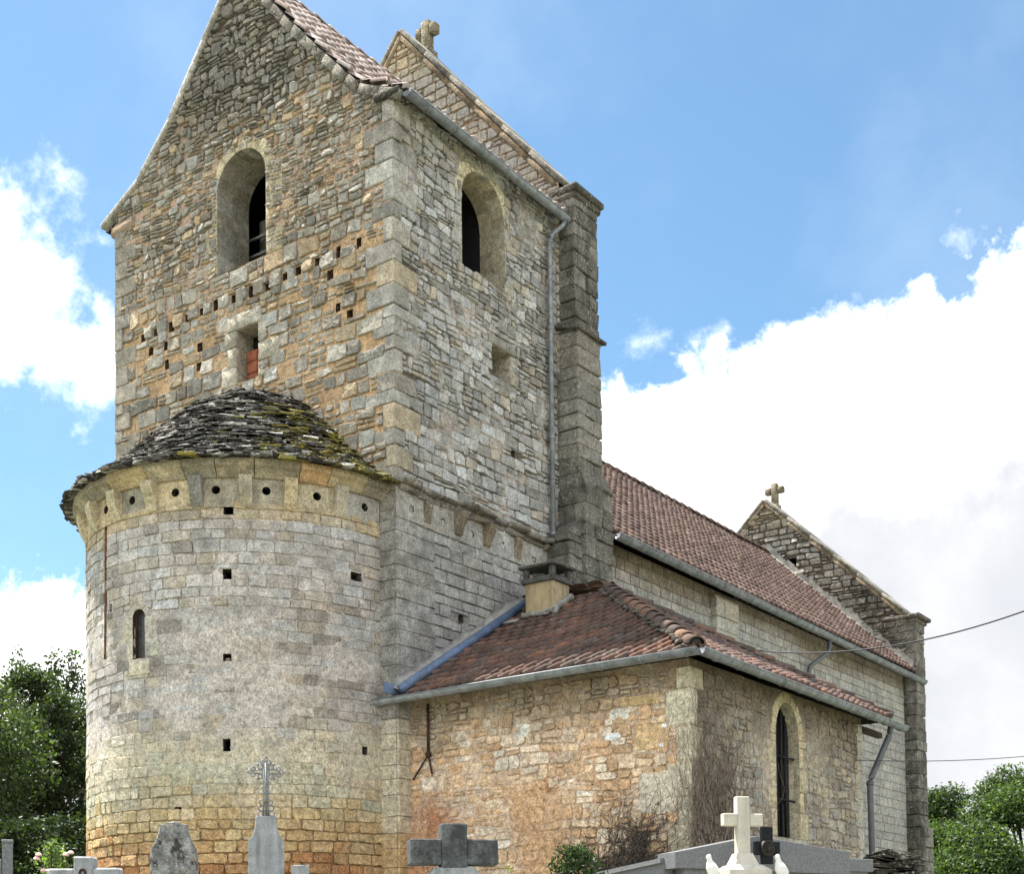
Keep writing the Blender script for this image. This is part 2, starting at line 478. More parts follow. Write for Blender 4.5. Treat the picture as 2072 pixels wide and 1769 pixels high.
def trim(a, b, lo, hi, holes):
    """trim the stone box against rectangular holes; None when nothing useful is left"""
    for (h0, h1, g0, g1) in holes:
        if b <= h0 or a >= h1 or hi <= g0 or lo >= g1: continue
        cut = [(b - h0, 0), (h1 - a, 1), (hi - g0, 2), (g1 - lo, 3)]
        k = min(cut)[1]
        if h1 - h0 < .3 and g1 - g0 < .3:
            q_ = random.uniform(-.014, .012); h0 -= q_; h1 += q_; g0 -= q_; g1 += q_
        if k == 0: b = h0
        elif k == 1: a = h1
        elif k == 2: hi = g0
        else: lo = g1
        if b - a < 0.05 or hi - lo < 0.035: return None
    return a, b, lo, hi
def masonry(mb, S, u0, u1, v0, v1, style, colf, holes=(), clips=(), lim=None):
    """courses of individual stones"""
    st = style if callable(style) else (lambda v: style)
    v = v0; row = 0
    ph = [random.uniform(0, 6.28) for _ in range(4000)]
    def wob(u, r, A):
        return A * (math.sin(u * 1.7 + ph[r]) + 0.6 * math.sin(u * 4.3 + ph[r + 1]))
    while v < v1 - 0.03:
        P = st(v); hh = random.uniform(*P['h'])
        if v + hh > v1 - 0.04: hh = v1 - v
        A = P.get('wob', 0.0); j = P['joint'] / 2
        ua, ub = (u0, u1) if lim is None else lim(v + hh / 2)
        u = ua - random.uniform(0, 0.15)
        while u < ub - 0.02:
            ww = random.uniform(*P['w'])
            if random.random() < P.get('long', 0): ww *= 1.7
            e = min(u + ww, ub)
            if ub - e < P['w'][0] * 0.6: e = ub
            s = max(u, ua)
            # cell: whole block, or two / three thinner courses
            q = random.random(); parts = [(0, 1)]
            if q < P.get('split', 0):
                m_ = random.uniform(0.35, 0.65); parts = [(0, m_), (m_, 1)]
                if random.random() < P.get('split3', 0): parts = [(0, .33), (.33, .66), (.66, 1)]
            for (t0, t1) in parts:
                xs = [s, e]
                if len(parts) > 1 and (e - s) > 0.3 and random.random() < 0.6:
                    m_ = s + (e - s) * random.uniform(.35, .65); xs = [s, m_, e]
                for a, b in zip(xs[:-1], xs[1:]):
                    if random.random() < P.get('skip', 0): continue
                    l_ = v + hh * t0; h_ = v + hh * t1
                    tr = trim(a, b, l_, h_, holes)
                    if tr is None: continue
                    a2, b2, l2, h2 = tr
                    w0 = lambda x: wob(x, row, A) * (1 - t0) + wob(x, row + 1, A) * t0
                    w1 = lambda x: wob(x, row, A) * (1 - t1) + wob(x, row + 1, A) * t1
                    jv = j * random.uniform(.6, 1.5); ju = j * random.uniform(.6, 1.5)
                    if b2 - a2 < 3 * ju or h2 - l2 < 3 * jv: continue
                    poly = rect_poly(a2 + ju, b2 - ju, l2 + jv + w0(a2), l2 + jv + w0(b2), h2 - jv + w1(a2), h2 - jv + w1(b2), P.get('rnd', .02), P.get('jit', .006))
                    for hp in (clips((a2 + b2) / 2) if callable(clips) else clips):
                        poly = clip_poly(poly, hp)
                        if len(poly) < 4: break
                    if len(poly) < 4: continue
                    c = colf((a2 + b2) / 2, (l2 + h2) / 2, 's')
                    stone(mb, S, poly, P['depth'] * random.uniform(.6, 1.35), c, P.get('ins', .02), tilt=P.get('tilt', .3))
            u = e
        v += hh; row += 1
def bed(mb, S, u0, u1, v0, v1, step, colf, holes=(), clips=(), dfun=None):
    """the mortar bed behind the stones, left open at the holes"""
    def lines(a, b, ex):
        n = max(1, int((b - a) / step)); L = [a + (b - a) * i / n for i in range(n + 1)]
        L += [x for x in ex if a < x < b]; L = sorted(set(round(x, 4) for x in L)); return L
    U = lines(u0, u1, [x for h in holes for x in h[:2]]); V = lines(v0, v1, [x for h in holes for x in h[2:]])
    for a, b in zip(U[:-1], U[1:]):
        for c, d in zip(V[:-1], V[1:]):
            mu, mv = (a + b) / 2, (c + d) / 2
            if any(h[0] < mu < h[1] and h[2] < mv < h[3] for h in holes): continue
            p = [(a, c), (b, c), (b, d), (a, d)]
            for hp in (clips(mu) if callable(clips) else clips):
                p = clip_poly(p, hp)
                if len(p) < 3: break
            if len(p) < 3: continue
            vs = [S(q[0], q[1], (dfun(q[0], q[1]) if dfun else 0.0) + 0.006 * fbm(q[0] * 5, q[1] * 5)) for q in p]
            mb.add(vs, [list(range(len(p)))], [colf(q[0], q[1], 'm') for q in p])
def recess(mb, S, h, depth, col, back=None, d1=0.0):
    u0, u1, v0, v1 = h
    n = 3
    P = [(u0, v0), (u1, v0), (u1, v1), (u0, v1)]
    vs = [S(p[0], p[1], d1) for p in P] + [S(p[0], p[1], -depth) for p in P]
    mb.add(vs, [[0, 4, 5, 1], [1, 5, 6, 2], [2, 6, 7, 3], [3, 7, 4, 0]], col)
    mb.add(vs[4:], [[0, 1, 2, 3]], back or col)
def dark_plate(name, S, h, d, mat, parent):
    mb = MB(); u0, u1, v0, v1 = h
    mb.add([S(u0, v0, -d), S(u1, v0, -d), S(u1, v1, -d), S(u0, v1, -d)], [[0, 1, 2, 3]], GREY)
    return mb.build(name, mat, parent)
def arch_pts(uc, r, vs_, n=10, a0=math.pi, a1=0.0, ky=1.0):
    return [(uc + r * math.cos(a0 + (a1 - a0) * i / n), vs_ + ky * r * math.sin(a0 + (a1 - a0) * i / n)) for i in range(n + 1)]
def arched_opening(mb, S, uc, r, vb, vs_, reveal, wv, colf, course=0.32, jw=(0.22, 0.40), nv=7, proud=0.02, ky=1.0, splay=0.0, jambs=True):
    """stone surround of a round-headed opening: jamb blocks, voussoirs, reveals, spandrel fill"""
    v = vb; k = 0
    while v < vs_ - 0.05 and jambs:
        hh = min(course * random.uniform(.8, 1.25), vs_ - v)
        if vs_ - v - hh < 0.1: hh = vs_ - v
        for sg in (-1, 1):
            jwid = jw[(k + (sg > 0)) % 2] * random.uniform(.85, 1.15)
            a, b = (uc - r - jwid, uc - r) if sg < 0 else (uc + r, uc + r + jwid)
            stone(mb, S, rect_poly(a, b, v + .006, v + .006, v + hh - .006, v + hh - .006, .012, .003), proud, jit(colf(0), .1), .012, tilt=.1)
        v += hh; k += 1
    for i in range(nv):
        t0 = math.pi - math.pi * i / nv - .012; t1 = math.pi - math.pi * (i + 1) / nv + .012
        w_ = wv * random.uniform(.85, 1.15)
        poly = []
        for q in range(4):
            t_ = t0 + (t1 - t0) * q / 3; poly.append((uc + (r + w_) * math.cos(t_), vs_ + (ky * r + w_) * math.sin(t_)))
        for q in range(4):
            t_ = t1 + (t0 - t1) * q / 3; poly.append((uc + (r + .003) * math.cos(t_), vs_ + (ky * r + .003) * math.sin(t_)))
        stone(mb, S, poly[::-1], proud, jit(colf(1), .1), .012, tilt=.1)
    A = arch_pts(uc, r, vs_, 12, ky=ky)
    # spandrels of the rectangular hole
    for side in (0, 1):
        pts = A[:7] if side == 0 else A[6:]
        cor = (uc - r, vs_ + ky * r) if side == 0 else (uc + r, vs_ + ky * r)
        for i in range(6):
            mb.add([S(*pts[i], .004), S(*pts[i + 1], .004), S(*cor, .004)], [[0, 1, 2]], colf(0))
    # reveals in courses
    prof = []
    v = vb
    left = [vb]
    while left[-1] < vs_ - .15: left.append(min(left[-1] + course * random.uniform(.8, 1.2), vs_))
    left[-1] = vs_
    prof = [(uc - r, x) for x in left] + A[1:-1] + [(uc + r, x) for x in left[::-1]]
    prof.append((uc - r, vb))
    for i in range(len(prof) - 1):
        p, q = prof[i], prof[i + 1]
        sp = lambda z: (uc + (z[0] - uc) * (1 - splay), z[1])
        arch = p[1] >= vs_ - .001 and q[1] >= vs_ - .001
        for (dd0, dd1) in ((proud, -reveal * .48), (-reveal * .48, -reveal)):
            f0 = max(0, -dd0 / reveal); f1 = -dd1 / reveal
            c = jit(colf(2), .22, .04)
            mx = lambda z, f: (z[0] + (sp(z)[0] - z[0]) * f, z[1])
            mb.add([S(*mx(p, f0), dd0), S(*mx(q, f0), dd0), S(*mx(q, f1), dd1), S(*mx(p, f1), dd1)], [[0, 1, 2, 3]], c)

# ------------------------------------------------------------------ THE CHURCH
church = empty('church', 'old stone village church with saddle-roofed tower, rounded apse, long nave and tiled annex', 'church')

# --- colours of the masonry, by wall
def c_tower_e(u, z, k):
    n = fbm(u * .45, z * .45, 3.1)
    hi = sstep(15.2, 16.6, z + n * .9 + max(0, (u + 1.6)) * .55 - .3 * max(0, -u - 5))
    low = 1 - sstep(12.5, 13.4, z + n * .4)
    if k == 's':
        c = pick((C(160, 150, 132), 5), (C(174, 167, 152), 3), (C(184, 158, 120), 1.6), (C(138, 130, 116), 2))
        c = mixc(c, C(140, 133, 119), hi * .8)
        c = jit(c, .15, .04); return (c[0], c[1], c[2], .28 + .35 * hi + .1 * n)
    c = mixc(C(190, 152, 122), C(194, 152, 104), low)
    c = mixc(c, C(120, 98, 82), hi)
    f = 1 + .25 * fbm(u * 3, z * 3); return (c[0] * f, c[1] * f, c[2] * f, .15 + .4 * hi)
def d_tower_e(u, z):
    n = fbm(u * .45, z * .45, 3.1); hi = sstep(15.2, 16.6, z + n * .9 + max(0, (u + 1.6)) * .55)
    return -.020 - .016 * hi + .032 * (1 - hi) * sstep(-.4, .3, fbm(u * .9, z * 1.1, 9))
def c_tower_s(u, z, k):
    n = fbm(u * .5, z * .5, 5.7)
    if k == 's':
        c = pick((C(172, 168, 161), 5), (C(190, 187, 181), 4), (C(150, 145, 136), 2), (C(180, 166, 146), 1.2))
        c = mixc(c, C(160, 152, 124), .6 * sstep(13.6, 14.6, z) * random.random())
        c = jit(c, .12, .03); return (c[0], c[1], c[2], .45 + .25 * n)
    c = mixc(C(112, 98, 88), C(172, 154, 138), sstep(-.2, .3, fbm(u * 1.3, z * 1.3, 2)))
    return (c[0], c[1], c[2], .3)
def c_choir(u, z, k):
    if k == 's':
        c = jit(pick((C(160, 156, 148), 4), (C(170, 166, 158), 3), (C(146, 140, 130), 1)), .09, .02)
        d_ = sstep(.25, .7, fbm(u * 1.3, z * .25, 8)) * .5
        return (c[0], c[1], c[2], .45 + d_)
    c = C(142, 136, 127); return (c[0], c[1], c[2], .4)
def c_apse(u, z, k):
    n = fbm(u * .5, z * .6, 1.3) * .40 + .15 * fbm(u * 2, z * 2, 6)
    zz = z + n + (random.uniform(-.22, .22) if k == 's' else 0)
    top = pick((C(184, 174, 164), 6), (C(190, 184, 177), 4), (C(180, 166, 146), 2), (C(156, 145, 133), 1.6 if z < 7 else .3)) if k == 's' else C(185, 173, 161)
    warm = sstep(.1, .7, fbm(u * .35, z * .4, 12)) * .5
    c = mixc(top, C(172, 154, 130), warm * sstep(7.2, 5.6, z))
    c = mixc(c, C(190, 176, 148), sstep(5.2, 4.8, zz))
    gr = sstep(4.8, 4.35, zz) * sstep(-.2, .4, fbm(u * .7, z * 1.4, 33))
    c = mixc(c, C(168, 171, 144), gr * .8)
    c = mixc(c, C(192, 160, 104), sstep(4.3, 3.5, zz))
    c = mixc(c, C(172, 110, 58), sstep(3.6, 2.9, zz))
    if z > 7.95:
        c = mixc(c, C(192, 164, 112), sstep(7.95, 8.2, z + .25 * fbm(u * .8, 0, 4)) * .85)
    if k == 's':
        c = jit(c, .10, .035)
        return (c[0], c[1], c[2], max(0, .30 * sstep(4.6, 5.4, z) + .12 + .25 * fbm(u * .6, z * .35, 21)))
    f = 1.0 if z > 4.4 else .72
    return (c[0] * f, c[1] * f, c[2] * f, .12)
def c_sac_e(u, z, k):
    n = fbm(u * .8, z * .8, 4.4)
    red = sstep(1.0, .5, u + n * .45) * sstep(4.5, 3.7, z + n * .6) * (.55 + .45 * sstep(-.3, .3, fbm(u * 2.5, z * 2.5, 90)))
    mid = sstep(.42, .25, abs(u - 2.45 - .2 * (3.4 - z)) - .12 + n * .12) * sstep(4.25, 4.0, z)
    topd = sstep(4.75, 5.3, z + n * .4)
    if k == 's':
        c = pick((C(216, 184, 146), 4), (C(210, 166, 120), 4), (C(220, 198, 170), 3), (C(200, 156, 110), 1.4))
        c = mixc(c, C(186, 148, 100), sstep(3.2, 2.5, z) * .6)
        c = jit(c, .10, .05)
    else:
        c = C(208, 178, 150)
        c = mixc(c, C(202, 162, 124), sstep(-.2, .5, fbm(u * 1.3, z * 1.3, 14)))
        c = mixc(c, C(176, 112, 70), sstep(3.0, 2.4, z + n) * .7)
    c = mixc(c, C(188, 116, 70), red * (.95 if k == 'm' else .7))
    c = mixc(c, C(200, 150, 100), mid * (.95 if k == 'm' else .8))
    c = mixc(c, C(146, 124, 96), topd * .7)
    return (c[0], c[1], c[2], .05 + .4 * topd)
def d_sac_e(u, z):
    n = fbm(u * .8, z * .8, 4.4)
    red = sstep(1.0, .5, u + n * .45) * sstep(4.5, 3.7, z + n * .6) * (.55 + .45 * sstep(-.3, .3, fbm(u * 2.5, z * 2.5, 90)))
    mid = sstep(.42, .25, abs(u - 2.45 - .2 * (3.4 - z)) - .12 + n * .12) * sstep(4.25, 4.0, z)
    flush = sstep(-.25, .4, fbm(u * 1.1, z * 1.2, 40)) * .016
    deep = -.026 * sstep(-.1, .4, u - 2.6) * sstep(4.1, 3.2, z) - .018 * sstep(.2, .5, fbm(u * 1.6, z * 1.6, 71))
    return -.008 + flush + deep + .022 * max(red, mid) + .008 * fbm(u * 6, z * 6, 3)
def c_sac_s(u, z, k):
    n = fbm(u * .7, z * .7, 6.6)
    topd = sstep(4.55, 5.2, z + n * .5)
    if k == 's':
        c = jit(pick((C(170, 158, 138), 4), (C(158, 148, 132), 3), (C(178, 160, 130), 2)), .12, .04)
    else:
        c = mixc(C(168, 150, 128), C(140, 122, 104), sstep(-.2, .4, n))
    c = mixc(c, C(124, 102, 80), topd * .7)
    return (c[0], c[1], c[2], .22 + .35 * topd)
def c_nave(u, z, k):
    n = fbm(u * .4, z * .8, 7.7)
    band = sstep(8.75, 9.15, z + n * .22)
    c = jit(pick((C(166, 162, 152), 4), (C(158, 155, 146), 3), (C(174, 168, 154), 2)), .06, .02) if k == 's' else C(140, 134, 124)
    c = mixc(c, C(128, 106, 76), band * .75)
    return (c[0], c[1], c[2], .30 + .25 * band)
def c_gab(u, z, k):
    n = fbm(u * .6, z * .6, 9.9)
    c = jit(pick((C(176, 166, 146), 4), (C(170, 164, 152), 4), (C(186, 168, 132), 1.5)), .10, .04) if k == 's' else C(176, 142, 110)
    ap = sstep(18.2, 19.0, z); c = mixc(c, C(184, 160, 116), ap * .5)
    return (c[0], c[1], c[2], .2)
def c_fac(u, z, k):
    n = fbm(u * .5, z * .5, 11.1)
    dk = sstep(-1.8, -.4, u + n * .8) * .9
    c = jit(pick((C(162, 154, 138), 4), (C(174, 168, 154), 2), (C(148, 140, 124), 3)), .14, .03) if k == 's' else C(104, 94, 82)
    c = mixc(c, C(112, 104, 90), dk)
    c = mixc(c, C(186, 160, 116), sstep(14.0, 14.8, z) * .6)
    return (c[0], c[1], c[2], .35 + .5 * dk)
def c_butt(u, z, k):
    n = fbm(u * 1.2, z * .4, 15)
    c = jit(pick((C(126, 121, 109), 4), (C(142, 136, 124), 2), (C(112, 107, 96), 3)), .07, .02)
    return (c[0], c[1], c[2], min(1, .85 + .4 * n))
def plain(*cols):
    return lambda i: pick(*[(c, 1) for c in cols])

# --- tower -----------------------------------------------------------------
TW = -6.47; TY = 4.42; TXC = -3.31; TAP = 18.25; TS = 1.175; TB = 7.9
SE_ = plane_y(0.0); SS_ = plane_x(0.0)
def _hp(a, b):                      # half plane under the line a-b
    m_ = (b[1] - a[1]) / (b[0] - a[0]); return (-m_, 1, a[1] - m_ * a[0])
GL = [(-6.84, 14.92), (-5.84, 15.43), (-5.0, 16.22), (TXC, TAP + .06), (-1.99, 16.72), (-.62, 15.22), (.22, 14.82)]
def gab_cl(u):
    for a, b in zip(GL[:-1], GL[1:]):
        if u <= b[0]: return (_hp(a, b),)
    return (_hp(GL[-2], GL[-1]),)
EW = (-3.83, -2.69, 13.18, 15.12)                                      # belfry opening, east
SWN = (-3.38, -2.87, 11.24, 12.12)                                     # low square window, east
holesE = [EW, SWN]
put = [(-5.75, 12.65), (-5.41, 12.66), (-5.54, 12.35), (-5.15, 12.34), (-4.62, 12.67), (-4.24, 12.68), (-3.89, 12.69), (-3.47, 12.68), (-3.06, 12.69), (-2.68, 12.67), (-2.27, 12.7), (-1.98, 12.7), (-1.57, 12.72), (-1.12, 12.74), (-0.68, 12.74), (-1.31, 12.44), (-0.9, 11.7), (-1.13, 11.86), (-4.28, 12.08), (-5.13, 12.01), (-4.32, 11.76), (-5.02, 12.65)]
for (x, z) in put:
    a_, b_ = random.uniform(.045, .07), random.uniform(.06, .10)
    holesE.append((x - a_, x + a_, z - b_, z + b_))
sty_hi = dict(h=(.09, .18), w=(.10, .29), joint=.022, depth=.036, wob=.03, split=.5, split3=.12, rnd=.026, jit=.02, ins=.022, tilt=.55, skip=.02)
sty_lo = dict(h=(.18, .29), w=(.2, .5), joint=.036, depth=.030, wob=.022, split=.34, split3=.3, rnd=.022, jit=.018, ins=.014, skip=.05, tilt=.3)
def sty_e(v): return sty_lo if v < 13.1 else sty_hi
# quoins, alternately long and short on each face
QE = []; z = TB
while z < 14.9:
    hh = random.uniform(.18, .40); QE.append((z, min(z + hh, 14.9))); z += hh
def qlim(z, side):
    for i, (a, b) in enumerate(QE):
        if a <= z <= b: return (.24, .50)[(i + side) % 2] + .1 * math.sin(i * 7.3 + side)
    return .3
limE = lambda v: (TW + qlim(v, 0) - .02 if v < 14.9 else TW, -qlim(v, 0) + .02 if v < 14.9 else 0.0)
limS = lambda v: (qlim(v, 1) - .02, TY + .02)
mb = MB()
bed(mb, SE_, TW, 0, TB, TAP, .22, c_tower_e, holesE, gab_cl, d_tower_e)
masonry(mb, SE_, TW, 0, TB, TAP, sty_e, c_tower_e, holesE, gab_cl, limE)
row_ = sorted(h_ for h_ in holesE[2:] if 12.6 < (h_[2] + h_[3]) / 2 < 12.8)
for a_, b_ in zip(row_[:-1], row_[1:]):       # blocks between the row of putlog holes
    g0, g1 = a_[1] + random.uniform(0, .015), b_[0] - random.uniform(0, .015)
    k_ = 1 if g1 - g0 < .42 else 2
    for q_ in range(k_):
        u0_, u1_ = g0 + (g1 - g0) * q_ / k_ + .008, g0 + (g1 - g0) * (q_ + 1) / k_ - .008
        z_ = 12.69 + random.uniform(-.02, .02); hh = random.uniform(.08, .115)
        stone(mb, SE_, rect_poly(u0_, u1_, z_ - hh, z_ - hh, z_ + hh, z_ + hh, .025, .014), random.uniform(.04, .06), c_tower_e((u0_ + u1_) / 2, z_, 's'), .018, tilt=.4)
for h_ in holesE[2:]: recess(mb, SE_, h_, .32, C(92, 70, 50), C(30, 24, 20), d1=-.01)
recess(mb, SE_, SWN, .42, C(158, 146, 124), C(60, 50, 40))
mb.build('tower_wall', M_STONE, church, smooth=False)
mb = MB()
SW1 = (1.69, 2.87, 12.88, 14.62); SW2 = (2.48, 2.99, 11.34, 11.86)
holesS = [SW1, SW2, (3.02, 3.12, 10.13, 10.25)]
bed(mb, SS_, 0, TY + .1, TB + .1, 14.92, .22, c_tower_s, holesS, (), lambda u, v: -.022 + .036 * sstep(-.2, .3, fbm(u * 1.3, v * 1.3, 2)))
sty_s = lambda v: dict(h=(.10, .18), w=(.12, .34), joint=.016, depth=.028, wob=.028, split=.3, rnd=.022, jit=.017, ins=.02, tilt=.55) if v > 10.6 else dict(h=(.12, .20), w=(.15, .44), joint=.018, depth=.030, wob=.022, split=.22, rnd=.02, jit=.014, ins=.018, tilt=.45)
masonry(mb, SS_, 0, TY + .1, TB + .1, 14.9, sty_s, c_tower_s, holesS, (), limS)
for h_ in holesS[2:]: recess(mb, SS_, h_, .3, C(80, 70, 60), C(40, 34, 30))
recess(mb, SS_, SW2, .5, C(172, 160, 138), C(150, 140, 122))
mb.build('tower_wall', M_STONE, church, smooth=False)
mb = MB(); mb2 = MB()
for i, (a, b) in enumerate(QE):                 # quoin blocks wrap the corners
    le, ls = qlim((a + b) / 2, 0), qlim((a + b) / 2, 1)
    c = jit(pick((C(164, 157, 144), 4), (C(178, 170, 154), 3), (C(148, 141, 128), 2), (C(182, 164, 132), 1.2)), .12, .03); c = (c[0], c[1], c[2], .42 + .2 * sstep(13, 15, a))
    boxmm(mb, (-le, -.020 - random.uniform(0, .014), a + .005), (.020 + random.uniform(0, .014), ls, b - .005), .014, c, .009)
    c = jit(C(160, 150, 132), .1, .03); c = (c[0], c[1], c[2], .4)
    boxmm(mb2, (TW - .02, -.022 - random.uniform(0, .012), a + .005), (TW + le, .3, b - .005), .014, c, .009)
mb.build('quoin_stones', M_STONE, church, smooth=False); mb2.build('quoin_stones', M_STONE, church, smooth=False)
# unseen sides, closed in rubble
mb = MB()
SN_ = plane_x(TW, -1)
cc_ = lambda u, z, k: c_tower_s(u, z, k)
big = dict(h=(.22, .32), w=(.3, .6), joint=.03, depth=.03, wob=.02, rnd=.03, jit=.01)
bed(mb, SN_, -TY - .6, -0.02, 1.0, 14.9, .6, cc_); masonry(mb, SN_, -TY, -.3, 1.0, 14.9, big, cc_)
mb.build('tower_wall', M_STONE, church, smooth=False)

# belfry window (east)
mb = MB()
cw = lambda i: (C(178, 160, 124, .1), C(192, 172, 132, .1), C(150, 142, 122, .45))[i] if random.random() < .8 else C(170, 162, 146, .3)
arched_opening(mb, SE_, -3.26, .57, 13.18, 14.55, .70, .2, cw, course=.4, jw=(.12, .34), nv=7, ky=1.0)
bw = mb.build('belfry_window', M_STONE, church)
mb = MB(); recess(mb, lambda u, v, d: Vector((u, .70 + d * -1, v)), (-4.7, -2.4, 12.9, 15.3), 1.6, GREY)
mb.build('opening_shade', M_BLACK, bw)
mb = MB()
for k in range(4):
    cbox(mb, (-3.75, .95, 13.34 + .30 * k), (.34, .12, .018), Matrix.Rotation(.55, 3, 'X'), .006)
cbox(mb, (-3.95, 1.2, 13.9), (.07, .07, .75), None, .01)
mb.build('louvre', mat_simple('grey_weathered_board', (0.30, 0.29, 0.27), .9, 0, 9, .3), bw)
# square window, partly bricked up
mb = MB()
cs = lambda: jit(C(172, 160, 136, .25), .08)
stone(mb, SE_, rect_poly(-3.58, -2.80, 12.12, 12.12, 12.37, 12.37, .015, .004), .045, cs(), .015, tilt=.1)
for (a, b, c, d) in ((-3.66, -3.38, 11.84, 12.12), (-3.60, -3.38, 11.5, 11.84), (-3.72, -3.38, 11.2, 11.5), (-2.87, -2.72, 11.78, 12.12), (-2.87, -2.4, 11.46, 11.78), (-2.87, -2.66, 11.2, 11.46)):
    stone(mb, SE_, rect_poly(a, b, c + .006, c + .006, d - .006, d - .006, .015, .004), .035, cs(), .015, tilt=.1)
lw = mb.build('window', M_STONE, church)
mb = MB()
for r in range(3):
    for q in range(2):
        cbox(mb, (-3.38 + .13 + .255 * q + .0, .235, 11.24 + .1 + .195 * r), (.122, .05, .09), None, .008, GREY, .004)
mb.build('brick_infill', M_BRICK, lw)
mb = MB(); cbox(mb, (-3.12, .36, 11.97), (.25, .012, .15), None, .002); mb.build('opening_shade', M_BLACK, lw)
# belfry window (south)
mb = MB()
cw2 = lambda i: (C(172, 164, 140, .25), C(196, 180, 138, .05), C(176, 164, 134, .2))[i]
arched_opening(mb, SS_, 2.28, .59, 12.88, 14.03, .50, .2, cw2, course=.36, jw=(.05, .22), nv=6)
b2 = mb.build('belfry_window', M_STONE, church)
mb = MB(); recess(mb, lambda u, v, d: Vector((-.50 + d, u, v)), (1.69, 2.87, 12.88, 14.62), 1.6, GREY); mb.build('opening_shade', M_BLACK, b2)
mb = MB()
stone(mb, SS_, rect_poly(2.36, 3.12, 11.86, 11.86, 12.02, 12.02, .012, .004), .05, C(160, 152, 136, .4), .012, tilt=.1)
stone(mb, SS_, rect_poly(2.99, 3.2, 11.36, 11.36, 11.84, 11.84, .015, .004), .03, C(170, 160, 138, .2), .012, tilt=.1)
stone(mb, SS_, rect_poly(2.4, 3.15, 11.12, 11.12, 11.33, 11.33, .015, .004), .03, C(160, 152, 136, .4), .012, tilt=.1)
sw_ = mb.build('window', M_STONE, church)
mb = MB(); recess(mb, lambda u, v, d: Vector((-.38 + d, u, v)), (2.48, 2.70, 11.4, 11.82), .4, GREY); mb.build('opening_shade', M_BLACK, sw_)

# --- tiled roofs -------------------------------------------------------------
def tile_roof(mb, O, U, V, ulen, vlen, tw, th, colf, lim=None, roll=.045, stag=True, lift=.042, saw=False):
    """interlocking tiles: U along the eave, V up the slope, both unit vectors"""
    N = U.cross(V).normalized(); so = random.uniform(0, 50)
    sag = lambda u, v: .035 * noise.noise(Vector((u * .45, v * .6, so)))
    prof = [(0.03, -.35), (.14, .05), (.40, .95), (.60, 1.0), (.86, .25), (.97, -.3)]
    if saw: prof = [(.01, -.2), (.2, 0.05), (.55, .5), (.86, 1.0), (.95, .75), (.99, -.2)]
    rows = int(vlen / th) + 1; cols = int(ulen / tw) + 2
    for r in range(rows):
        v0 = r * th
        for c in range(-1, cols):
            u0 = c * tw + (tw / 2 if (stag and r % 2) else 0)
            uc, vc = u0 + tw / 2, v0 + th / 2
            lo, hi = (0, ulen) if lim is None else lim(vc)
            if uc < lo - tw * .45 or uc > hi + tw * .45 or vc > vlen + th * .4: continue
            col = colf(uc, vc); hl = lift * .35 + roll * .4
            dv = random.uniform(-.012, .012) - (.03 if random.random() < .02 else 0); dn = random.uniform(-.006, .008) + sag(uc, vc)
            vs = []
            for (vv, hh) in ((v0 - .02 + dv, lift + dn), (v0 + .015 + dv, lift + .012 + dn), (v0 + th + .01, 0.004 + sag(uc, v0 + th))):
                for (s, p) in prof:
                    u = u0 + s * tw
                    l2, h2 = (0, ulen) if lim is None else lim(max(0, min(vv, vlen)))
                    u = max(l2, min(h2, u))
                    vs.append(O + U * u + V * vv + N * (hh + roll * p))
            for (s, p) in prof:                                # lip
                u = max(lo, min(hi, u0 + s * tw)); vs.append(O + U * u + V * (v0 - .015 + dv) + N * (-.012 if p < .5 else hl))
            k = len(prof); fs = []
            for q in range(k - 1):
                fs.append([q, q + 1, k + q + 1, k + q]); fs.append([k + q, k + q + 1, 2 * k + q + 1, 2 * k + q])
                fs.append([3 * k + q, 3 * k + q + 1, q + 1, q])
            mb.add(vs, fs, col)
def deck(mb, pts, col=(0.03, 0.025, 0.02, 0)):
    mb.add([Vector(p) for p in pts], [list(range(len(pts)))], col)
def caps(mb, p0, p1, r, L, colf, up=Vector((0, 0, 1))):
    """row of half-round ridge or hip tiles"""
    p0 = Vector(p0); p1 = Vector(p1); d = (p1 - p0); n = max(1, int(d.length / L)); d.normalize()
    side = d.cross(up).normalized(); nn = side.cross(d).normalized()
    stp = (p1 - p0).length / n
    for i in range(n):
        a = p0 + d * (i * stp - .05); b = p0 + d * ((i + 1) * stp + .02)
        r0 = r * random.uniform(1.03, 1.1); r1 = r * .92
        vs = []
        for (c, rr, z) in ((a, r0 * .82, -.0), (a, r0, .0), (b, r1, -.03)):
            for k in range(9):
                t = math.pi * k / 8
                vs.append(c + side * (math.cos(t) * rr) + nn * (math.sin(t) * rr * .85 + z))
        fs = []
        for q in range(2):
            for k in range(8): fs.append([q * 9 + k, q * 9 + k + 1, (q + 1) * 9 + k + 1, (q + 1) * 9 + k])
        mb.add(vs, fs, colf(i))
def ct_nave(u, v):
    return jit(pick((C(102, 78, 67), 5), (C(94, 70, 61), 3), (C(108, 86, 75), 2), (C(80, 60, 53), 1)), .12, .04)
def ct_sac(u, v):
    return jit(pick((C(104, 76, 64), 5), (C(94, 72, 63), 4), (C(112, 78, 63), 2.4), (C(126, 84, 64), .8), (C(104, 88, 77), 1)), .16, .05)
def ct_tower(u, v):
    return jit(pick((C(160, 144, 134), 4), (C(148, 128, 117), 3), (C(126, 106, 97), 2)), .12, .04)

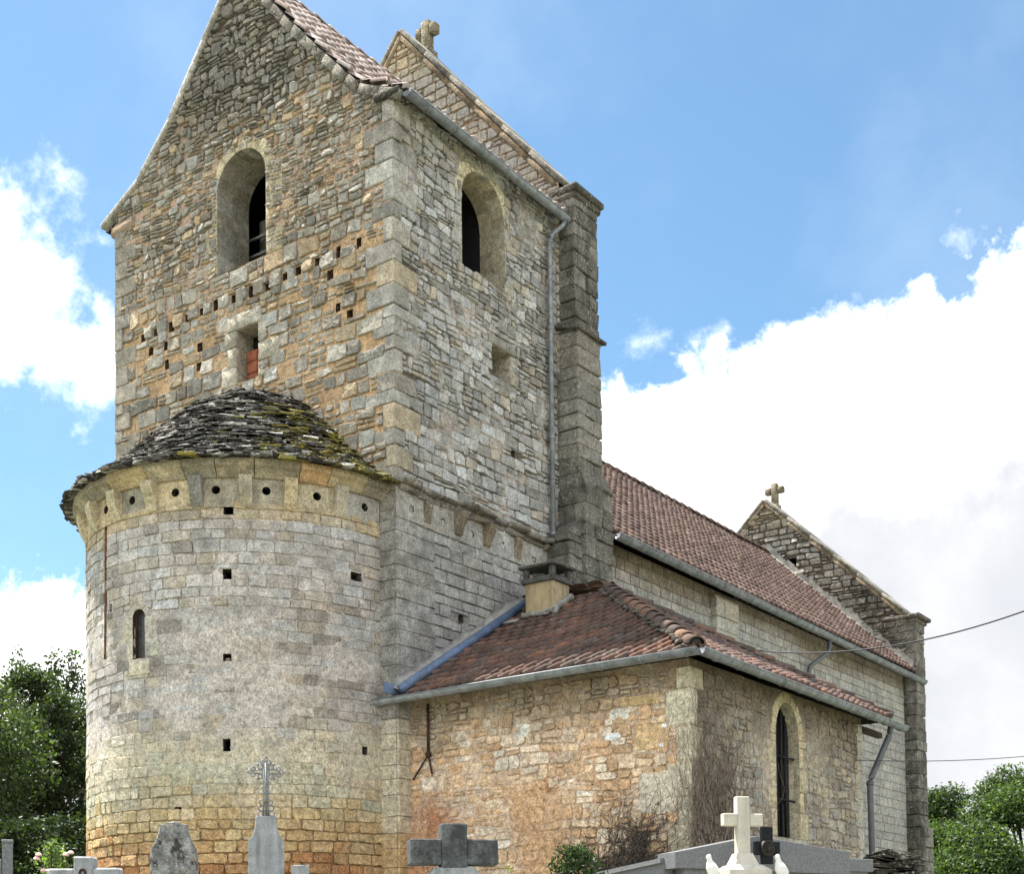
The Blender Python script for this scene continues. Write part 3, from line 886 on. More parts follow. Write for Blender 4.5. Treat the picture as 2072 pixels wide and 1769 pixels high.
# tower roof, slopes with a flatter foot at the eaves
def slope(mb, x_e, z_e, x_t, z_t, y0, y1, colf, tw, th, sgn):
    A = Vector((x_e, y0, z_e)); V = Vector((x_t - x_e, 0, z_t - z_e)); L = V.length; V.normalize()
    if sgn > 0: O, U = A, Vector((0, 1, 0))
    else: O, U = Vector((x_e, y1, z_e)), Vector((0, -1, 0))
    tile_roof(mb, O, U, V, y1 - y0, L, tw, th, colf)
    deck(mb, [(x_e, y0, z_e - .03), (x_e, y1, z_e - .03), (x_t, y1, z_t - .03), (x_t, y0, z_t - .03)])
mb = MB()
PR = [(.22, 14.82), (-.62, 15.22), (-1.99, 16.72), (TXC, TAP + .06)]            # right-hand slope
PL = [(-6.84, 14.92), (-5.84, 15.43), (-5.0, 16.22), (TXC, TAP + .06)]          # left-hand slope, gently bell-shaped
for (a, b) in zip(PR[:-1], PR[1:]): slope(mb, a[0], a[1] + .03, b[0], b[1] + .03, -.05, 4.5, ct_tower, .24, .34, 1)
for (a, b) in zip(PL[:-1], PL[1:]): slope(mb, a[0], a[1] + .02, b[0], b[1] + .02, .06, 4.5, ct_tower, .24, .34, -1)
tr_ = mb.build('tower_roof', M_TILE2, church)
mb = MB(); caps(mb, (TXC, -.08, TAP + .1), (TXC, 4.45, TAP + .1), .12, .36, lambda i: ct_tower(0, 0)); mb.build('ridge_tiles', M_TILE2, tr_)
# mortared verge on the gable edge and the corner stones under the eaves
mb = MB()
def verge_strip(x0, z0, x1, z1, y, wdt, thick, col, seg=.32, jt=.012):
    d = Vector((x1 - x0, 0, z1 - z0)); L = d.length; d.normalize(); n = Vector((-d.z, 0, d.x))
    if n.z < 0: n = -n
    m_ = max(1, int(L / seg))
    for i in range(m_):
        a = Vector((x0, y, z0)) + d * (L * (i + .5) / m_)
        rot = Matrix((d, Vector((0, 1, 0)), n)).transposed()
        c = jit(col, .14, .03)
        cbox(mb, a - n * (wdt / 2 + random.uniform(0, jt * 1.6)), (L / m_ / 2 - (.003 if jt > .01 else -.004), thick, wdt / 2), rot, .012, c, jt)
dkc = C(112, 106, 94, .8)
for (a, b) in zip(PR[:-1], PR[1:]): verge_strip(a[0], a[1] + .0, b[0], b[1] + .0, -.01, .15, .05, C(140, 132, 116, .75))
for (a, b) in zip(PL[:-1], PL[1:]): verge_strip(a[0], a[1] + .08, b[0], b[1] + .08, .0, .10, .075, C(182, 174, 160, .15), .9, .005)
boxmm(mb, (-.30, -.10, 14.78), (.20, .3, 14.90), .03, C(92, 86, 76, .9), .015)
boxmm(mb, (TW - .12, -.05, 14.70), (TW + .5, .25, 14.88), .03, C(168, 140, 108, .2), .015)
mb.build('verge_stones', M_DARK, church)

# --- the stone gable between tower and nave ------------------------------------
def gable(y, xa, za, sl, xl, xr, zb, thick, colf, nm, holes=(), sty=None):
    S = plane_y(y); cl = ((sl, 1, za + sl * xa), (-sl, 1, za - sl * xa))
    mb = MB()
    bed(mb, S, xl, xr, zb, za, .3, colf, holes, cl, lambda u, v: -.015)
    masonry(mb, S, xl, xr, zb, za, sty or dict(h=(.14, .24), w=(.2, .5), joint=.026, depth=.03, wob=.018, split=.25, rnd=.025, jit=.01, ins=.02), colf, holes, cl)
    for h_ in holes: recess(mb, S, h_, .4, C(70, 62, 54), C(20, 18, 16))
    # back face and top
    yb = y + thick
    mb.add([Vector((xl, yb, zb)), Vector((xr, yb, zb)), Vector((xr, yb, za - sl * (xr - xa))), Vector((xa, yb, za)), Vector((xl, yb, za - sl * (xa - xl)))], [[4, 3, 2, 1, 0]], C(150, 140, 124, .4))
    mb.build('gable_wall', M_STONE if nm == 't' else M_DARK, church, smooth=False)
    mb = MB()
    for (x0, z0) in ((xr, za - sl * (xr - xa)), (xl, za - sl * (xa - xl))):
        d = Vector((xa - x0, 0, za - z0)); L = d.length; d.normalize(); n = Vector((-d.z, 0, d.x))
        if n.z < 0: n = -n
        rot = Matrix((d, Vector((0, 1, 0)), n)).transposed(); k = int(L / .9)
        for i in range(k):
            p = Vector((x0, y + thick / 2 - .03, z0)) + d * (L * (i + .5) / k) + n * .04
            c = jit(C(140, 133, 118, .85), .08, .03)
            cbox(mb, p, (L / k / 2 - .0015, thick / 2 + .05, .04), rot, .008, c, .003)
            # bed moulding under the coping
            p2 = Vector((x0, y - .02, z0)) + d * (L * (i + .5) / k) - n * .06
            cbox(mb, p2, (L / k / 2 - .002, .035, .055), rot, .02, jit(C(150, 126, 92, .8), .1, .03), .004)
    mb.build('gable_coping', M_STONE, church)
gable(TY, -3.48, 19.62, 1.162, -7.2, .10, 12.0, .85, c_gab, 't')
FY = 21.6
def fac_sty(v): return dict(h=(.14, .24), w=(.2, .5), joint=.035, depth=.045, wob=.02, split=.35, rnd=.03, jit=.012, ins=.03, tilt=.5)
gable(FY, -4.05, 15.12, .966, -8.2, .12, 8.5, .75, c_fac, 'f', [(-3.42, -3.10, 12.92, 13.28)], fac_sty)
def stone_cross(c, hgt, span, thk, rz=0.0):
    mb = MB(); c = Vector(c); col = C(138, 124, 92, .7)
    rot = Matrix.Rotation(rz, 3, 'Z')
    cbox(mb, c + Vector((0, 0, hgt / 2)), (thk / 2, thk / 2 * .9, hgt / 2), rot, .02, col, .006)
    for s in (-1, 1):
        cbox(mb, c + rot @ Vector((s * (span / 4 + thk / 4), 0, hgt * .70)), ((span / 2 - thk / 2) / 2, thk / 2 * .88, thk / 2), rot, .02, jit(col, .06), .006)
    cbox(mb, c + Vector((0, 0, -.02)), (thk * .75, thk * .75, .09), rot, .02, col)
    return mb.build('stone_cross', M_DARK, church)
stone_cross((-3.48, 5.22, 19.62), .66, .50, .20)
stone_cross((-4.05, 22.3, 15.12), .72, .58, .19)

# --- buttress at the tower's south-west corner -----------------------------------
def block_stack(mb, x0, x1, y0, y1, z0, z1, colf, h=(.24, .36), b=.016, j=.016, batter=0.0):
    z = z0
    while z < z1 - .01:
        hh = random.uniform(*h)
        if z1 - z - hh < .14: hh = z1 - z
        k = 2 if random.random() < .6 else 1
        ys = [y0, y1] if k == 1 else [y0, y0 + (y1 - y0) * random.choice((.36, .5, .64)), y1]
        for a, b_ in zip(ys[:-1], ys[1:]):
            boxmm(mb, (x0, a + .004, z + .005), (x1 + random.uniform(-.008, .012) , b_ - .004, z + hh - .005), b, colf(0, z, 's'), j)
        z += hh
def cb2(u, z, k):
    c = c_butt(u, z, k); lighten = sstep(12.7, 12.3, z) * sstep(10.0, 10.4, z)
    c = mixc(c, jit(C(150, 143, 128), .08), lighten * .6); return (c[0], c[1], c[2], c[3] * (1 - .35 * lighten))
def drip(mb, x1, y0, y1, z, out=.10, thick=.05):
    cbox(mb, ((x1 + out - .2) / 2 + .0, (y0 + y1) / 2, z), ((x1 + out + .2) / 2, (y1 - y0) / 2 + out * .6, thick), Matrix.Rotation(.22, 3, 'Y'), .015, jit(C(108, 102, 90, .9), .1))
mb = MB()
block_stack(mb, -.5, .42, TY, 5.20, 12.70, 15.12, cb2)
block_stack(mb, -.5, .47, TY - .02, 5.18, 9.9, 12.70, cb2)
block_stack(mb, -.5, .60, TY - .04, 5.28, 1.0, 9.95, cb2)
block_stack(mb, -.5, .50, TY - .42, TY, 1.0, 9.02, cb2)
for (x, zt, zb, yy) in ((.60, 10.32, 9.90, (TY - .04, 5.28)), (.47, 12.82, 12.66, (TY - .02, 5.18))):   # sloping weatherings
    x0 = x - (.14 if x > .5 else .06)
    vs = [Vector((x, yy[0], zb)), Vector((x, yy[1], zb)), Vector((x0, yy[1], zt)), Vector((x0, yy[0], zt)), Vector((x0, yy[0], zb)), Vector((x0, yy[1], zb))]
    mb.add(vs, [[0, 1, 2, 3], [0, 3, 4], [1, 5, 2]], C(120, 112, 98, .8))
vs = [Vector((.50, TY - .42, 9.0)), Vector((.50, TY - .03, 9.32)), Vector((0, TY - .03, 9.32)), Vector((0, TY - .42, 9.0))]
mb.add(vs, [[0, 1, 2, 3]], C(130, 124, 110, .8))
mb.add([vs[0], Vector((.50, TY - .03, 9.0)), vs[1]], [[0, 1, 2]], C(130, 124, 110, .8))
bt = mb.build('buttress', M_DARK, church, smooth=False)
for q_ in ((.42, TY, 5.2, 12.80, .13, .03), (.50, TY + .4, 5.25, 10.05, .12, .03)):
    mb = MB(); drip(mb, *q_); mb.build('drip_ledge', M_DARK, bt)
mb = MB()
for (z0, z1, o) in ((15.08, 15.2, .05), (15.2, 15.33, .09)):
    boxmm(mb, (-.4, TY - o * .6, z0), (.42 + o, 5.2 + o * 1.3, z1), .03, jit(C(104, 98, 84, .9), .1), .008)
mb.build('buttress_cap', M_DARK, bt)

# --- choir wall under the tower --------------------------------------------------
mb = MB()
hc = [(.32, 8.53), (1.09, 8.53), (1.83, 8.51), (2.68, 8.54), (3.59, 8.50)]
SCH = plane_x(.03)
hch = [(1.48, 1.60, 7.0, 7.14), (2.1, 2.2, 6.6, 6.72)]
bed(mb, SCH, -.06, TY, 1.0, 8.36, .3, c_choir, hch, (), lambda u, v: -.008)
ash = dict(h=(.15, .22), w=(.24, .5), joint=.014, depth=.022, wob=.004, rnd=.015, jit=.005, ins=.012, tilt=.35)
masonry(mb, SCH, .84, TY, 1.0, 8.36, ash, c_choir, hch)
for h_ in hch: recess(mb, SCH, h_, .3, C(80, 74, 66), C(30, 28, 26))
# flat pilaster at the corner, with a narrow east face
z = 1.0
while z < 8.24:
    hh = min(random.uniform(.2, .32), 8.3 - z)
    c = jit(C(162, 157, 148), .07, .02); c = mixc((c[0], c[1], c[2], .65), C(194, 178, 148, .05), sstep(5.4, 4.9, z)); c = mixc(c, C(188, 150, 96, .0), sstep(3.7, 3.2, z))
    ks = [-.3, .07] if z < 5.6 else [-.3, .07, .48, .86]
    if z >= 5.6 and random.random() < .5: ks = [-.3, .07, .34 + random.random() * .3, .86]
    boxmm(mb, (-.33, -.05, z + .004), (.060, .42 if len(ks) > 2 else .86, z + hh - .004), .006, c, .004)
    if len(ks) > 2:
        boxmm(mb, (-.1, .424, z + .004), (.058, .86, z + hh - .004), .006, jit(c, .08), .004)
    z += hh
bed(mb, plane_y(-.02), -.55, 0.0, 1.0, 8.6, .3, lambda u, z, k: mixc(C(160, 154, 144, .3), C(190, 160, 112, 0), sstep(4.6, 3.6, z)))
mb.build('choir_wall', M_STONE, church, smooth=False)

# a panel of dressed stone with a round drain hole
def hole_panel(mb, S, u0, u1, v0, v1, uc, vc, r, d, col, deep=.22, dark=(.012, .011, .01, 0)):
    n = 20; sq = []; ci = []
    for i in range(n):
        t = 2 * math.pi * i / n; ci.append((uc + r * math.cos(t), vc + r * math.sin(t)))
        dx, dy = math.cos(t), math.sin(t)
        k = min(((u1 - uc) / dx) if dx > 1e-6 else ((u0 - uc) / dx) if dx < -1e-6 else 9, ((v1 - vc) / dy) if dy > 1e-6 else ((v0 - vc) / dy) if dy < -1e-6 else 9)
        sq.append((uc + dx * k, vc + dy * k))
    vs = [S(*p, d) for p in sq] + [S(*p, d) for p in ci]; v2 = [S(*p, d - .004) for p in ci] + [S(*p, d - deep) for p in ci]
    fs = []
    for i in range(n):
        k = (i + 1) % n
        fs.append([i, k, n + k, n + i])
    mb.add(vs, fs, col)
    mb.add(v2, [[i, (i + 1) % n, n + (i + 1) % n, n + i] for i in range(n)], (.05, .042, .034, 0))  # hole lining and end painted dark for the shade inside
    # the four square corners
    for (a, b) in ((u0, v0), (u1, v0), (u1, v1), (u0, v1)):
        near = sorted(range(n), key=lambda i: (sq[i][0] - a) ** 2 + (sq[i][1] - b) ** 2)[:2]
        mb.add([S(a, b, d), S(*sq[near[0]], d), S(*sq[near[1]], d)], [[0, 1, 2]], col)
    mb.add([S(*p, d - deep) for p in ci], [list(range(n))], dark)
mb = MB()
edges = [-.05, .70, 1.45, 2.25, 3.1, TY]
for i, (u, v) in enumerate(hc):
    hole_panel(mb, SCH, edges[i], edges[i + 1], 8.34, 8.78, u, v, .06, .012, jit(C(164, 160, 150, .35), .05))
mb.build('frieze_panels', M_STONE, church)
mb = MB()
y = .0
while y < 4.0:
    L = random.uniform(.4, .65); e = min(y + L, 4.02)
    o = .18 + random.uniform(-.07, .05)
    if 1.2 < y < 1.9: o = .24
    c = jit(C(142, 134, 120, .75), .12, .03)
    # cavetto slab: lower part set back, upper part proud
    boxmm(mb, (-.1, y + .003, 8.84), (o, e - .003, 8.93), .03, c, .028)
    if random.random() < .75: boxmm(mb, (-.1, y + .003, 8.74), (o * .55, e - .003, 8.845), .03, jit(c, .1), .022)
    y = e
mb.build('cornice', M_DARK, church)
for (yy, big_) in ((.70, 0), (1.46, 1), (2.22, 1), (3.10, 0)):
    mb = MB()
    o = .18 if big_ else .07
    prof = [(0, 8.38), (0.05 * o / .16, 8.42), (o * .55, 8.55), (o, 8.66), (o, 8.75), (0, 8.75)]
    vs = [Vector((.03 + p[0], yy + s * .085, p[1])) for s in (-1, 1) for p in prof]
    n = len(prof)
    fs = [list(range(n)), list(range(n, 2 * n))[::-1]] + [[i, n + i, n + (i + 1) % n, (i + 1) % n] for i in range(n)]
    mb.add(vs, fs, jit(C(142, 126, 100, .6), .1))
    mb.build('corbel', M_DARK, church, smooth=False)

# --- apse ----------------------------------------------------------------------
U = lambda deg: math.radians(deg) * AR
aw_w = 5.2   # window half width in degrees of arc -> metres below
AWN = (U(276.1) - .115, U(276.1) + .115, 6.10, 6.82)
holesA = [AWN, (U(258.6) - .04, U(258.6) + .04, 6.2, 8.24)]
for (d_, z_, hw, hh) in ((306.6, 7.23, .065, .075), (349.0, 7.37, .10, .065), (306.6, 6.02, .06, .055), (307.1, 8.19, .07, .095), (306.3, 4.76, .055, .09), (351.6, 4.78, .05, .06), (290.5, 3.88, .05, .02), (262, 6.95, .03, .06)):
    holesA.append((U(d_) - hw, U(d_) + hw, z_ - hh, z_ + hh))
mb = MB()
sty_a = lambda v: dict(h=(.135, .185), w=(.2, .46), joint=.011, depth=.018, wob=.008, rnd=.016, jit=.010, ins=.010, tilt=.5) if v > 6.6 else (
    dict(h=(.14, .19), w=(.22, .5), joint=.008, depth=.011, wob=.008, rnd=.012, jit=.009, ins=.008, tilt=.5) if v > 5.0 else (
    dict(h=(.14, .18), w=(.14, .42), joint=.011, depth=.015, wob=.008, rnd=.022, jit=.010, ins=.011, tilt=.4) if v > 3.7 else
    dict(h=(.14, .18), w=(.16, .46), joint=.014, depth=.024, wob=.009, rnd=.024, jit=.012, ins=.015, tilt=.4)))
ra, rb = U(183), U(359.6)
def d_apse(u, z):
    fl = sstep(-.5, .25, fbm(u * .8, z * 1.0, 77))
    up = sstep(6.2, 7.2, z)
    return -.008 + fl * .0235 * (1 - .7 * up) * sstep(3.4, 4.4, z) - .006 * sstep(3.8, 3.4, z)
bed(mb, apse, ra, rb, 1.0, 8.28, .2, c_apse, holesA, (), d_apse)
masonry(mb, apse, ra, rb, 1.0, 8.28, sty_a, c_apse, holesA)
for i, h_ in enumerate(holesA[1:]):
    recess(mb, apse, h_, .10 if i == 0 else .35, C(150, 96, 62) if i == 0 else C(84, 74, 64), C(146, 92, 60) if i == 0 else C(28, 25, 22))
for i in (3,):
    h_ = holesA[1 + i]; stone(mb, lambda u, v, d: apse(u, v, d - .10), rect_poly(h_[0] + .012, h_[1] - .03, h_[2], h_[2], h_[2] + .07, h_[2] + .07, .008, .003), .03, C(190, 174, 140), .01)
mb.build('apse_wall', M_STONE, church, smooth=False)
# little round-headed window
mb = MB()
uc = U(276.1)
arched_opening(mb, apse, uc, .115, 6.10, 6.705, .10, .10, lambda i: (C(184, 174, 152, .1), C(180, 170, 148, .1), C(60, 52, 44, .1))[i], course=.3, jw=(.14, .26), nv=3, proud=.018)
stone(mb, apse, rect_poly(uc - .2, uc + .2, 5.86, 5.86, 6.095, 6.095, .008, .003), .022, C(194, 180, 152, .05), .01, tilt=.05)
aw = mb.build('window', M_STONE, church)
mb = MB()
A = [(uc - .112, 6.102)] + [(uc + .112, 6.102)] + arch_pts(uc, .112, 6.705, 10, 0, math.pi)
mb.add([apse(p[0], p[1], -.075) for p in A], [list(range(len(A)))], GREY)
mb.build('pane', M_GLASS, aw)
mb = MB()
tube(mb, [apse(p[0], p[1], -.06) for p in A] + [apse(*A[0], -.06)], .014, 6)
tube(mb, [apse(uc + .085, 6.12, -.058), apse(uc + .085, 6.73, -.058)], .006, 5)
mb.build('frame', M_IRON, aw)
# frieze panels with drain holes, corbels, cornice
ctrs = [245, 259.4, 273.4, 290.1, 303.3, 318.8, 334.8, 352.5]
corb = [238, 252, 266.5, 282, 297.6, 312.6, 326, 342.3, 359]
ochre = lambda d: mixc(pick((C(196, 174, 132, .2), 3), (C(190, 162, 116, .25), 1.5), (C(176, 164, 138, .5), 1.5)), C(172, 164, 146, .35), sstep(330, 352, d))
mb = MB()
for i, dg in enumerate(ctrs):
    hole_panel(mb, apse, U(corb[i]), U(corb[i + 1]), 8.20, 8.70, U(dg), 8.45, .062, .014, jit(ochre(dg), .07, .03))
for dg in range(186, 238, 13):
    hole_panel(mb, apse, U(dg), U(min(dg + 13, 238)), 8.20, 8.70, U(dg + 6), 8.45, .062, .014, jit(ochre(dg), .07, .03))
mb.build('frieze_panels', M_STONE, church)
def apse_ring(mb, dg0, dg1, prof, col, gap=.25):
    n = max(2, int((dg1 - dg0) / 2.5)); k = len(prof); vs = []; fs = []
    for i in range(n + 1):
        dg = dg0 + gap + (dg1 - dg0 - 2 * gap) * i / n
        for (d_, z_) in prof: vs.append(apse(U(dg), z_, d_))
    for i in range(n):
        for q in range(k - 1): fs.append([i * k + q, (i + 1) * k + q, (i + 1) * k + q + 1, i * k + q + 1])
    fs.append(list(range(k))); fs.append([n * k + q for q in range(k)][::-1])
    mb.add(vs, fs, col)
mb = MB()
dg = 184.0
while dg < 359:
    e = min(dg + random.uniform(9, 16), 360)
    if 360 - e < 5: e = 360
    c = jit(mixc(pick((C(198, 170, 120, .3), 3), (C(180, 164, 132, .55), 3), (C(196, 154, 100, .2), .7)), C(168, 154, 126, .6), sstep(280, 300, dg) * sstep(318, 306, dg) + sstep(335, 350, dg)), .1, .04)
    apse_ring(mb, dg, e, [(-.1, 8.62), (.06, 8.62), (.08, 8.64), (.11, 8.675), (.15, 8.72), (.20, 8.745), (.215, 8.75), (.215, 8.85), (-.1, 8.85)], c, .12)
    dg = e
mb.build('cornice', M_STONE, church, smooth=False)
for i, dg in enumerate(corb[:-1]):
    mb = MB(); c = jit(ochre(dg), .12, .04)
    if i == 4: c = C(150, 146, 134, .5)
    hw = .088
    prof = [(0, 8.20), (.03, 8.21), (.07, 8.27), (.12, 8.38), (.14, 8.47), (.155, 8.52), (.16, 8.56), (.16, 8.63), (0, 8.63)]
    if i == 3: prof = [(0, 8.20), (.05, 8.22), (.07, 8.28), (.055, 8.30), (.10, 8.36), (.13, 8.40), (.10, 8.42), (.15, 8.48), (.19, 8.54), (.195, 8.62), (0, 8.62)]
    n = len(prof); vs = [apse(U(dg) + s * hw, p[1], p[0]) for s in (-1, 1) for p in prof]
    fs = [list(range(n))[::-1], list(range(n, 2 * n))] + [[i_, (i_ + 1) % n, n + (i_ + 1) % n, n + i_] for i_ in range(n)]
    mb.add(vs, fs, c); mb.build('corbel', M_STONE, church, smooth=False)

# stone-slab roof of the apse
mb = MB()
prof = [(2.97, 8.87), (2.70, 9.01), (2.36, 9.30), (1.78, 9.86), (1.20, 10.42), (.72, 10.70), (.30, 10.78), (.0, 10.82)]
def rp(s):
    for (a, b) in zip(prof[:-1], prof[1:]):
        L = math.hypot(b[0] - a[0], b[1] - a[1])
        if s <= L: t_ = s / L; return a[0] + (b[0] - a[0]) * t_, a[1] + (b[1] - a[1]) * t_, math.atan2(b[1] - a[1], a[0] - b[0])
        s -= L
    return prof[-1][0], prof[-1][1], .2
tot = sum(math.hypot(b[0] - a[0], b[1] - a[1]) for a, b in zip(prof[:-1], prof[1:]))
nn_ = 40
for i in range(nn_):                         # solid core under the slabs
    for q in range(len(prof) - 1):
        t0 = math.pi + math.pi * i / nn_; t1 = math.pi + math.pi * (i + 1) / nn_
        P = lambda t_, p: Vector((ACX + max(p[0] - .12, 0) * math.cos(t_), ACY + max(p[0] - .12, 0) * math.sin(t_), p[1] - .05))
        mb.add([P(t0, prof[q]), P(t1, prof[q]), P(t1, prof[q + 1]), P(t0, prof[q + 1])], [[0, 1, 2, 3]], (.02, .02, .018, 0))
s = 0.0; r_i = 0
while s < tot - .05:
    r_, z_, an = rp(s)
    th_ = math.pi * 1.0 - .02 + random.uniform(0, .05)
    while th_ < 2 * math.pi + .03:
        L = random.uniform(.07, .25) * (1 if r_ > .9 else .75); dth = L / max(r_, .25)
        tm = th_ + dth / 2
        if tm > 2 * math.pi + .04: break
        rr = r_ + random.uniform(-.05, .03) + (random.uniform(-.05, .07) if s < .15 else 0); zz = z_ + random.uniform(-.018, .026)
        mossy = sstep(5.2, 6.1, tm + .5 * fbm(tm * 3, s * 2, 50)) * sstep(2.6, 1.4, s)
        c = pick((C(78, 75, 70), 5), (C(126, 121, 113), 2.6), (C(54, 51, 48), 4), (C(196, 191, 182), 1.5))
        c = jit(c, .15, .03)
        if random.random() < mossy * .75: c = jit(pick((C(124, 112, 34), 3), (C(142, 134, 46), 1), (C(84, 80, 34), 3)), .25, .06)
        tl = min(.5, max(.06, an * .42)) + random.uniform(-.10, .10)
        rot = Matrix.Rotation(tm + random.uniform(-.06, .06), 3, 'Z') @ Matrix.Rotation(tl, 3, 'Y') @ Matrix.Rotation(random.uniform(-.05, .05), 3, 'X')
        dep = .13 if r_ > .8 else .10
        thk = random.uniform(.005, .012)
        cc = Vector((ACX + (rr - dep * .8) * math.cos(tm), ACY + (rr - dep * .8) * math.sin(tm), zz + math.sin(tl) * dep * .8))
        if s < .10: thk *= 1.8; cc += Vector((.03 * math.cos(tm), .03 * math.sin(tm), -.03))
        cbox(mb, cc, (dep, L * .54, thk), rot, .005, (c[0], c[1], c[2], random.uniform(.1, .6)), .02)
        th_ += dth
    s += random.uniform(.034, .048); r_i += 1
mb.build('apse_roof', M_LAUZE, church, smooth=False)

# --- nave ------------------------------------------------------------------------
SNV = plane_x(.0); NY0 = 5.0; NY1 = FY
mb = MB()
hn = [(17.6, 17.75, 4.6, 5.0)]
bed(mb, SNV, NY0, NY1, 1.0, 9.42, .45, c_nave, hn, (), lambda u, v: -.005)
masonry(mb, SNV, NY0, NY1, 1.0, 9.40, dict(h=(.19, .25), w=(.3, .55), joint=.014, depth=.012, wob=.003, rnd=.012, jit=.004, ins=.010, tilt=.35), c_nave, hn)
for h_ in hn: recess(mb, SNV, h_, .2, C(90, 84, 76), C(50, 46, 42))
block_stack(mb, -.1, .16, 10.15, 11.15, 1.0, 9.22, lambda u, z, k: jit(C(176, 168, 148, .2), .07), b=.012, j=.003)
boxmm(mb, (-.1, 10.1, 9.2), (.16, 11.2, 9.27), .02, C(150, 140, 120, .4))
mb.build('nave_wall', M_STONE, church, smooth=False)
mb = MB(); SNN = plane_x(-8.1, -1)
bed(mb, SNN, -NY1, -NY0 + .6, 1.0, 9.4, .9, c_nave); masonry(mb, SNN, -NY1, -NY0 + .6, 1.0, 9.4, big, c_nave)
bed(mb, plane_y(FY + .75, 1), -.2, 8.1, 1.0, 11.0, .9, c_nave)
mb.build('nave_wall', M_STONE, church, smooth=False)
mb = MB()
slope(mb, .34, 9.46, -4.0, 13.52, NY0 + .25, NY1 + .02, ct_nave, .24, .29, 1)
slope(mb, -8.34, 9.46, -4.0, 13.52, NY0 + .25, NY1 + .02, ct_nave, .46, .60, -1)
nr = mb.build('nave_roof', M_TILE2, church)
mb = MB(); caps(mb, (-4.0, NY0 + .3, 13.56), (-4.0, NY1, 13.56), .13, .40, lambda i: ct_nave(0, 0)); mb.build('ridge_tiles', M_TILE2, nr)
mb = MB()     # mortar fillet where the nave roof meets the west gable, and tower gable
for i in range(20):
    t0, t1 = i / 20, (i + 1) / 20
    P = lambda t_, y_, dz: Vector((.3 + (-4.0 - .3) * t_, y_, 9.52 + (13.58 - 9.52) * t_ + dz))
    ww = .26 + .04 * math.sin(i * 2.1)
    mb.add([P(t0, FY - .06, .02), P(t1, FY - .06, .02), P(t1, FY - .045, ww), P(t0, FY - .045, ww)], [[3, 2, 1, 0]], GREY)
    mb.add([P(t0, FY - .16, .01), P(t1, FY - .16, .01), P(t1, FY - .06, .06), P(t0, FY - .06, .06)], [[0, 1, 2, 3]], GREY)
mb.build('mortar_fillet', M_LIME, church)
# corner pier of the west front with its cap
mb = MB()
block_stack(mb, -.5, .36, FY + .0, 22.35, 1.0, 10.9, lambda u, z, k: mixc(c_butt(u, z, k), C(170, 160, 136, .5), .35 * sstep(5, 3.5, z)), h=(.26, .4))
block_stack(mb, .30, .46, FY + .1, 22.42, 1.0, 5.2, lambda u, z, k: mixc(c_butt(u, z, k), C(160, 150, 126, .5), .3), h=(.26, .4))
p_ = mb.build('buttress', M_DARK, church, smooth=False)
mb = MB()
boxmm(mb, (-.45, FY - .03, 10.88), (.42, 22.42, 10.98), .03, C(120, 112, 96, .8), .006); boxmm(mb, (-.5, FY - .08, 10.98), (.52, 22.5, 11.10), .03, C(104, 98, 86, .9), .006)
mb.build('buttress_cap', M_DARK, p_)

# --- annex (sacristy) ---------------------------------------------------------------
AX = 4.79; AY = .25; AYE = 6.2; AZ = 5.48
SAE = plane_y(AY); SAS = plane_x(AX)
qa = []; z = 1.0
while z < AZ:
    hh = random.uniform(.3, .5); qa.append((z, min(z + hh, AZ))); z += hh
def qal(z, s):
    for i, (a, b) in enumerate(qa):
        if a <= z <= b: return (.2, .36)[(i + s) % 2]
    return .2
rub = lambda v: dict(h=(.11, .21), w=(.12, .36), joint=.02, depth=.018, wob=.028, split=.42, split3=.08, rnd=.032, jit=.02, ins=.013, skip=.05, tilt=.45)
mb = MB()
bed(mb, SAE, 0.02, AX, 1.0, AZ + .1, .14, c_sac_e, (), (), d_sac_e)
masonry(mb, SAE, 0.02, AX, 1.0, AZ, rub, c_sac_e, (), (), lambda v: (.02, AX - qal(v, 0)))
for (x, z_, w_, h_, c) in ((3.62, 4.66, .13, .05, C(238, 234, 226)), (4.22, 4.60, .26, .17, C(208, 166, 112, .05)), (4.05, 5.10, .30, .07, C(196, 160, 102, .1)), (4.3, 3.85, .28, .28, C(206, 190, 162, .1)), (4.42, 4.72, .05, .03, C(236, 232, 224)), (4.36, 4.47, .04, .025, C(236, 232, 224)),
                     (3.72, 4.95, .16, .08, C(214, 204, 186)), (2.1, 4.9, .12, .1, C(206, 200, 184)), (1.15, 2.62, .13, .06, C(196, 136, 66)), (1.5, 2.5, .3, .1, C(222, 196, 152))):
    stone(mb, SAE, rect_poly(x - w_, x + w_, z_ - h_, z_ - h_, z_ + h_, z_ + h_, .03, .014), .022 + .012 * (h_ < .06), c, .012, tilt=.15)
mb.build('annex_wall', M_STONE, church, smooth=False)
WSA = (2.83, 3.64, 3.40, 5.41)
mb = MB()
bed(mb, SAS, AY, AYE, 1.0, AZ + .1, .2, c_sac_s, [WSA], (), lambda u, v: -.004 + .018 * sstep(-.2, .3, fbm(u, v, 61)))
masonry(mb, SAS, AY, AYE, 1.0, AZ, rub, c_sac_s, [(2.55, 3.9, 3.25, 5.5)], (), lambda v: (AY + qal(v, 1), AYE - .2))
mb.build('annex_wall', M_STONE, church, smooth=False)
mb = MB(); mb2 = MB()
for i, (a, b) in enumerate(qa):
    m_ = (a + b) / 2
    c = jit(C(196, 182, 150, .12), .08, .03)
    boxmm(mb, (AX - qal(m_, 0), AY - .014, a + .004), (AX + .014, AY + qal(m_, 1), b - .004), .015, c, .004)
    boxmm(mb2, (AX - .3, AYE - .24, a + .004), (AX + .014, AYE, b - .004), .010, jit(C(176, 168, 148, .2), .08), .005)
mb.build('quoin_stones', M_STONE, church, smooth=False); mb2.build('quoin_stones', M_STONE, church, smooth=False)
mb = MB(); SAW = plane_y(AYE, 1)
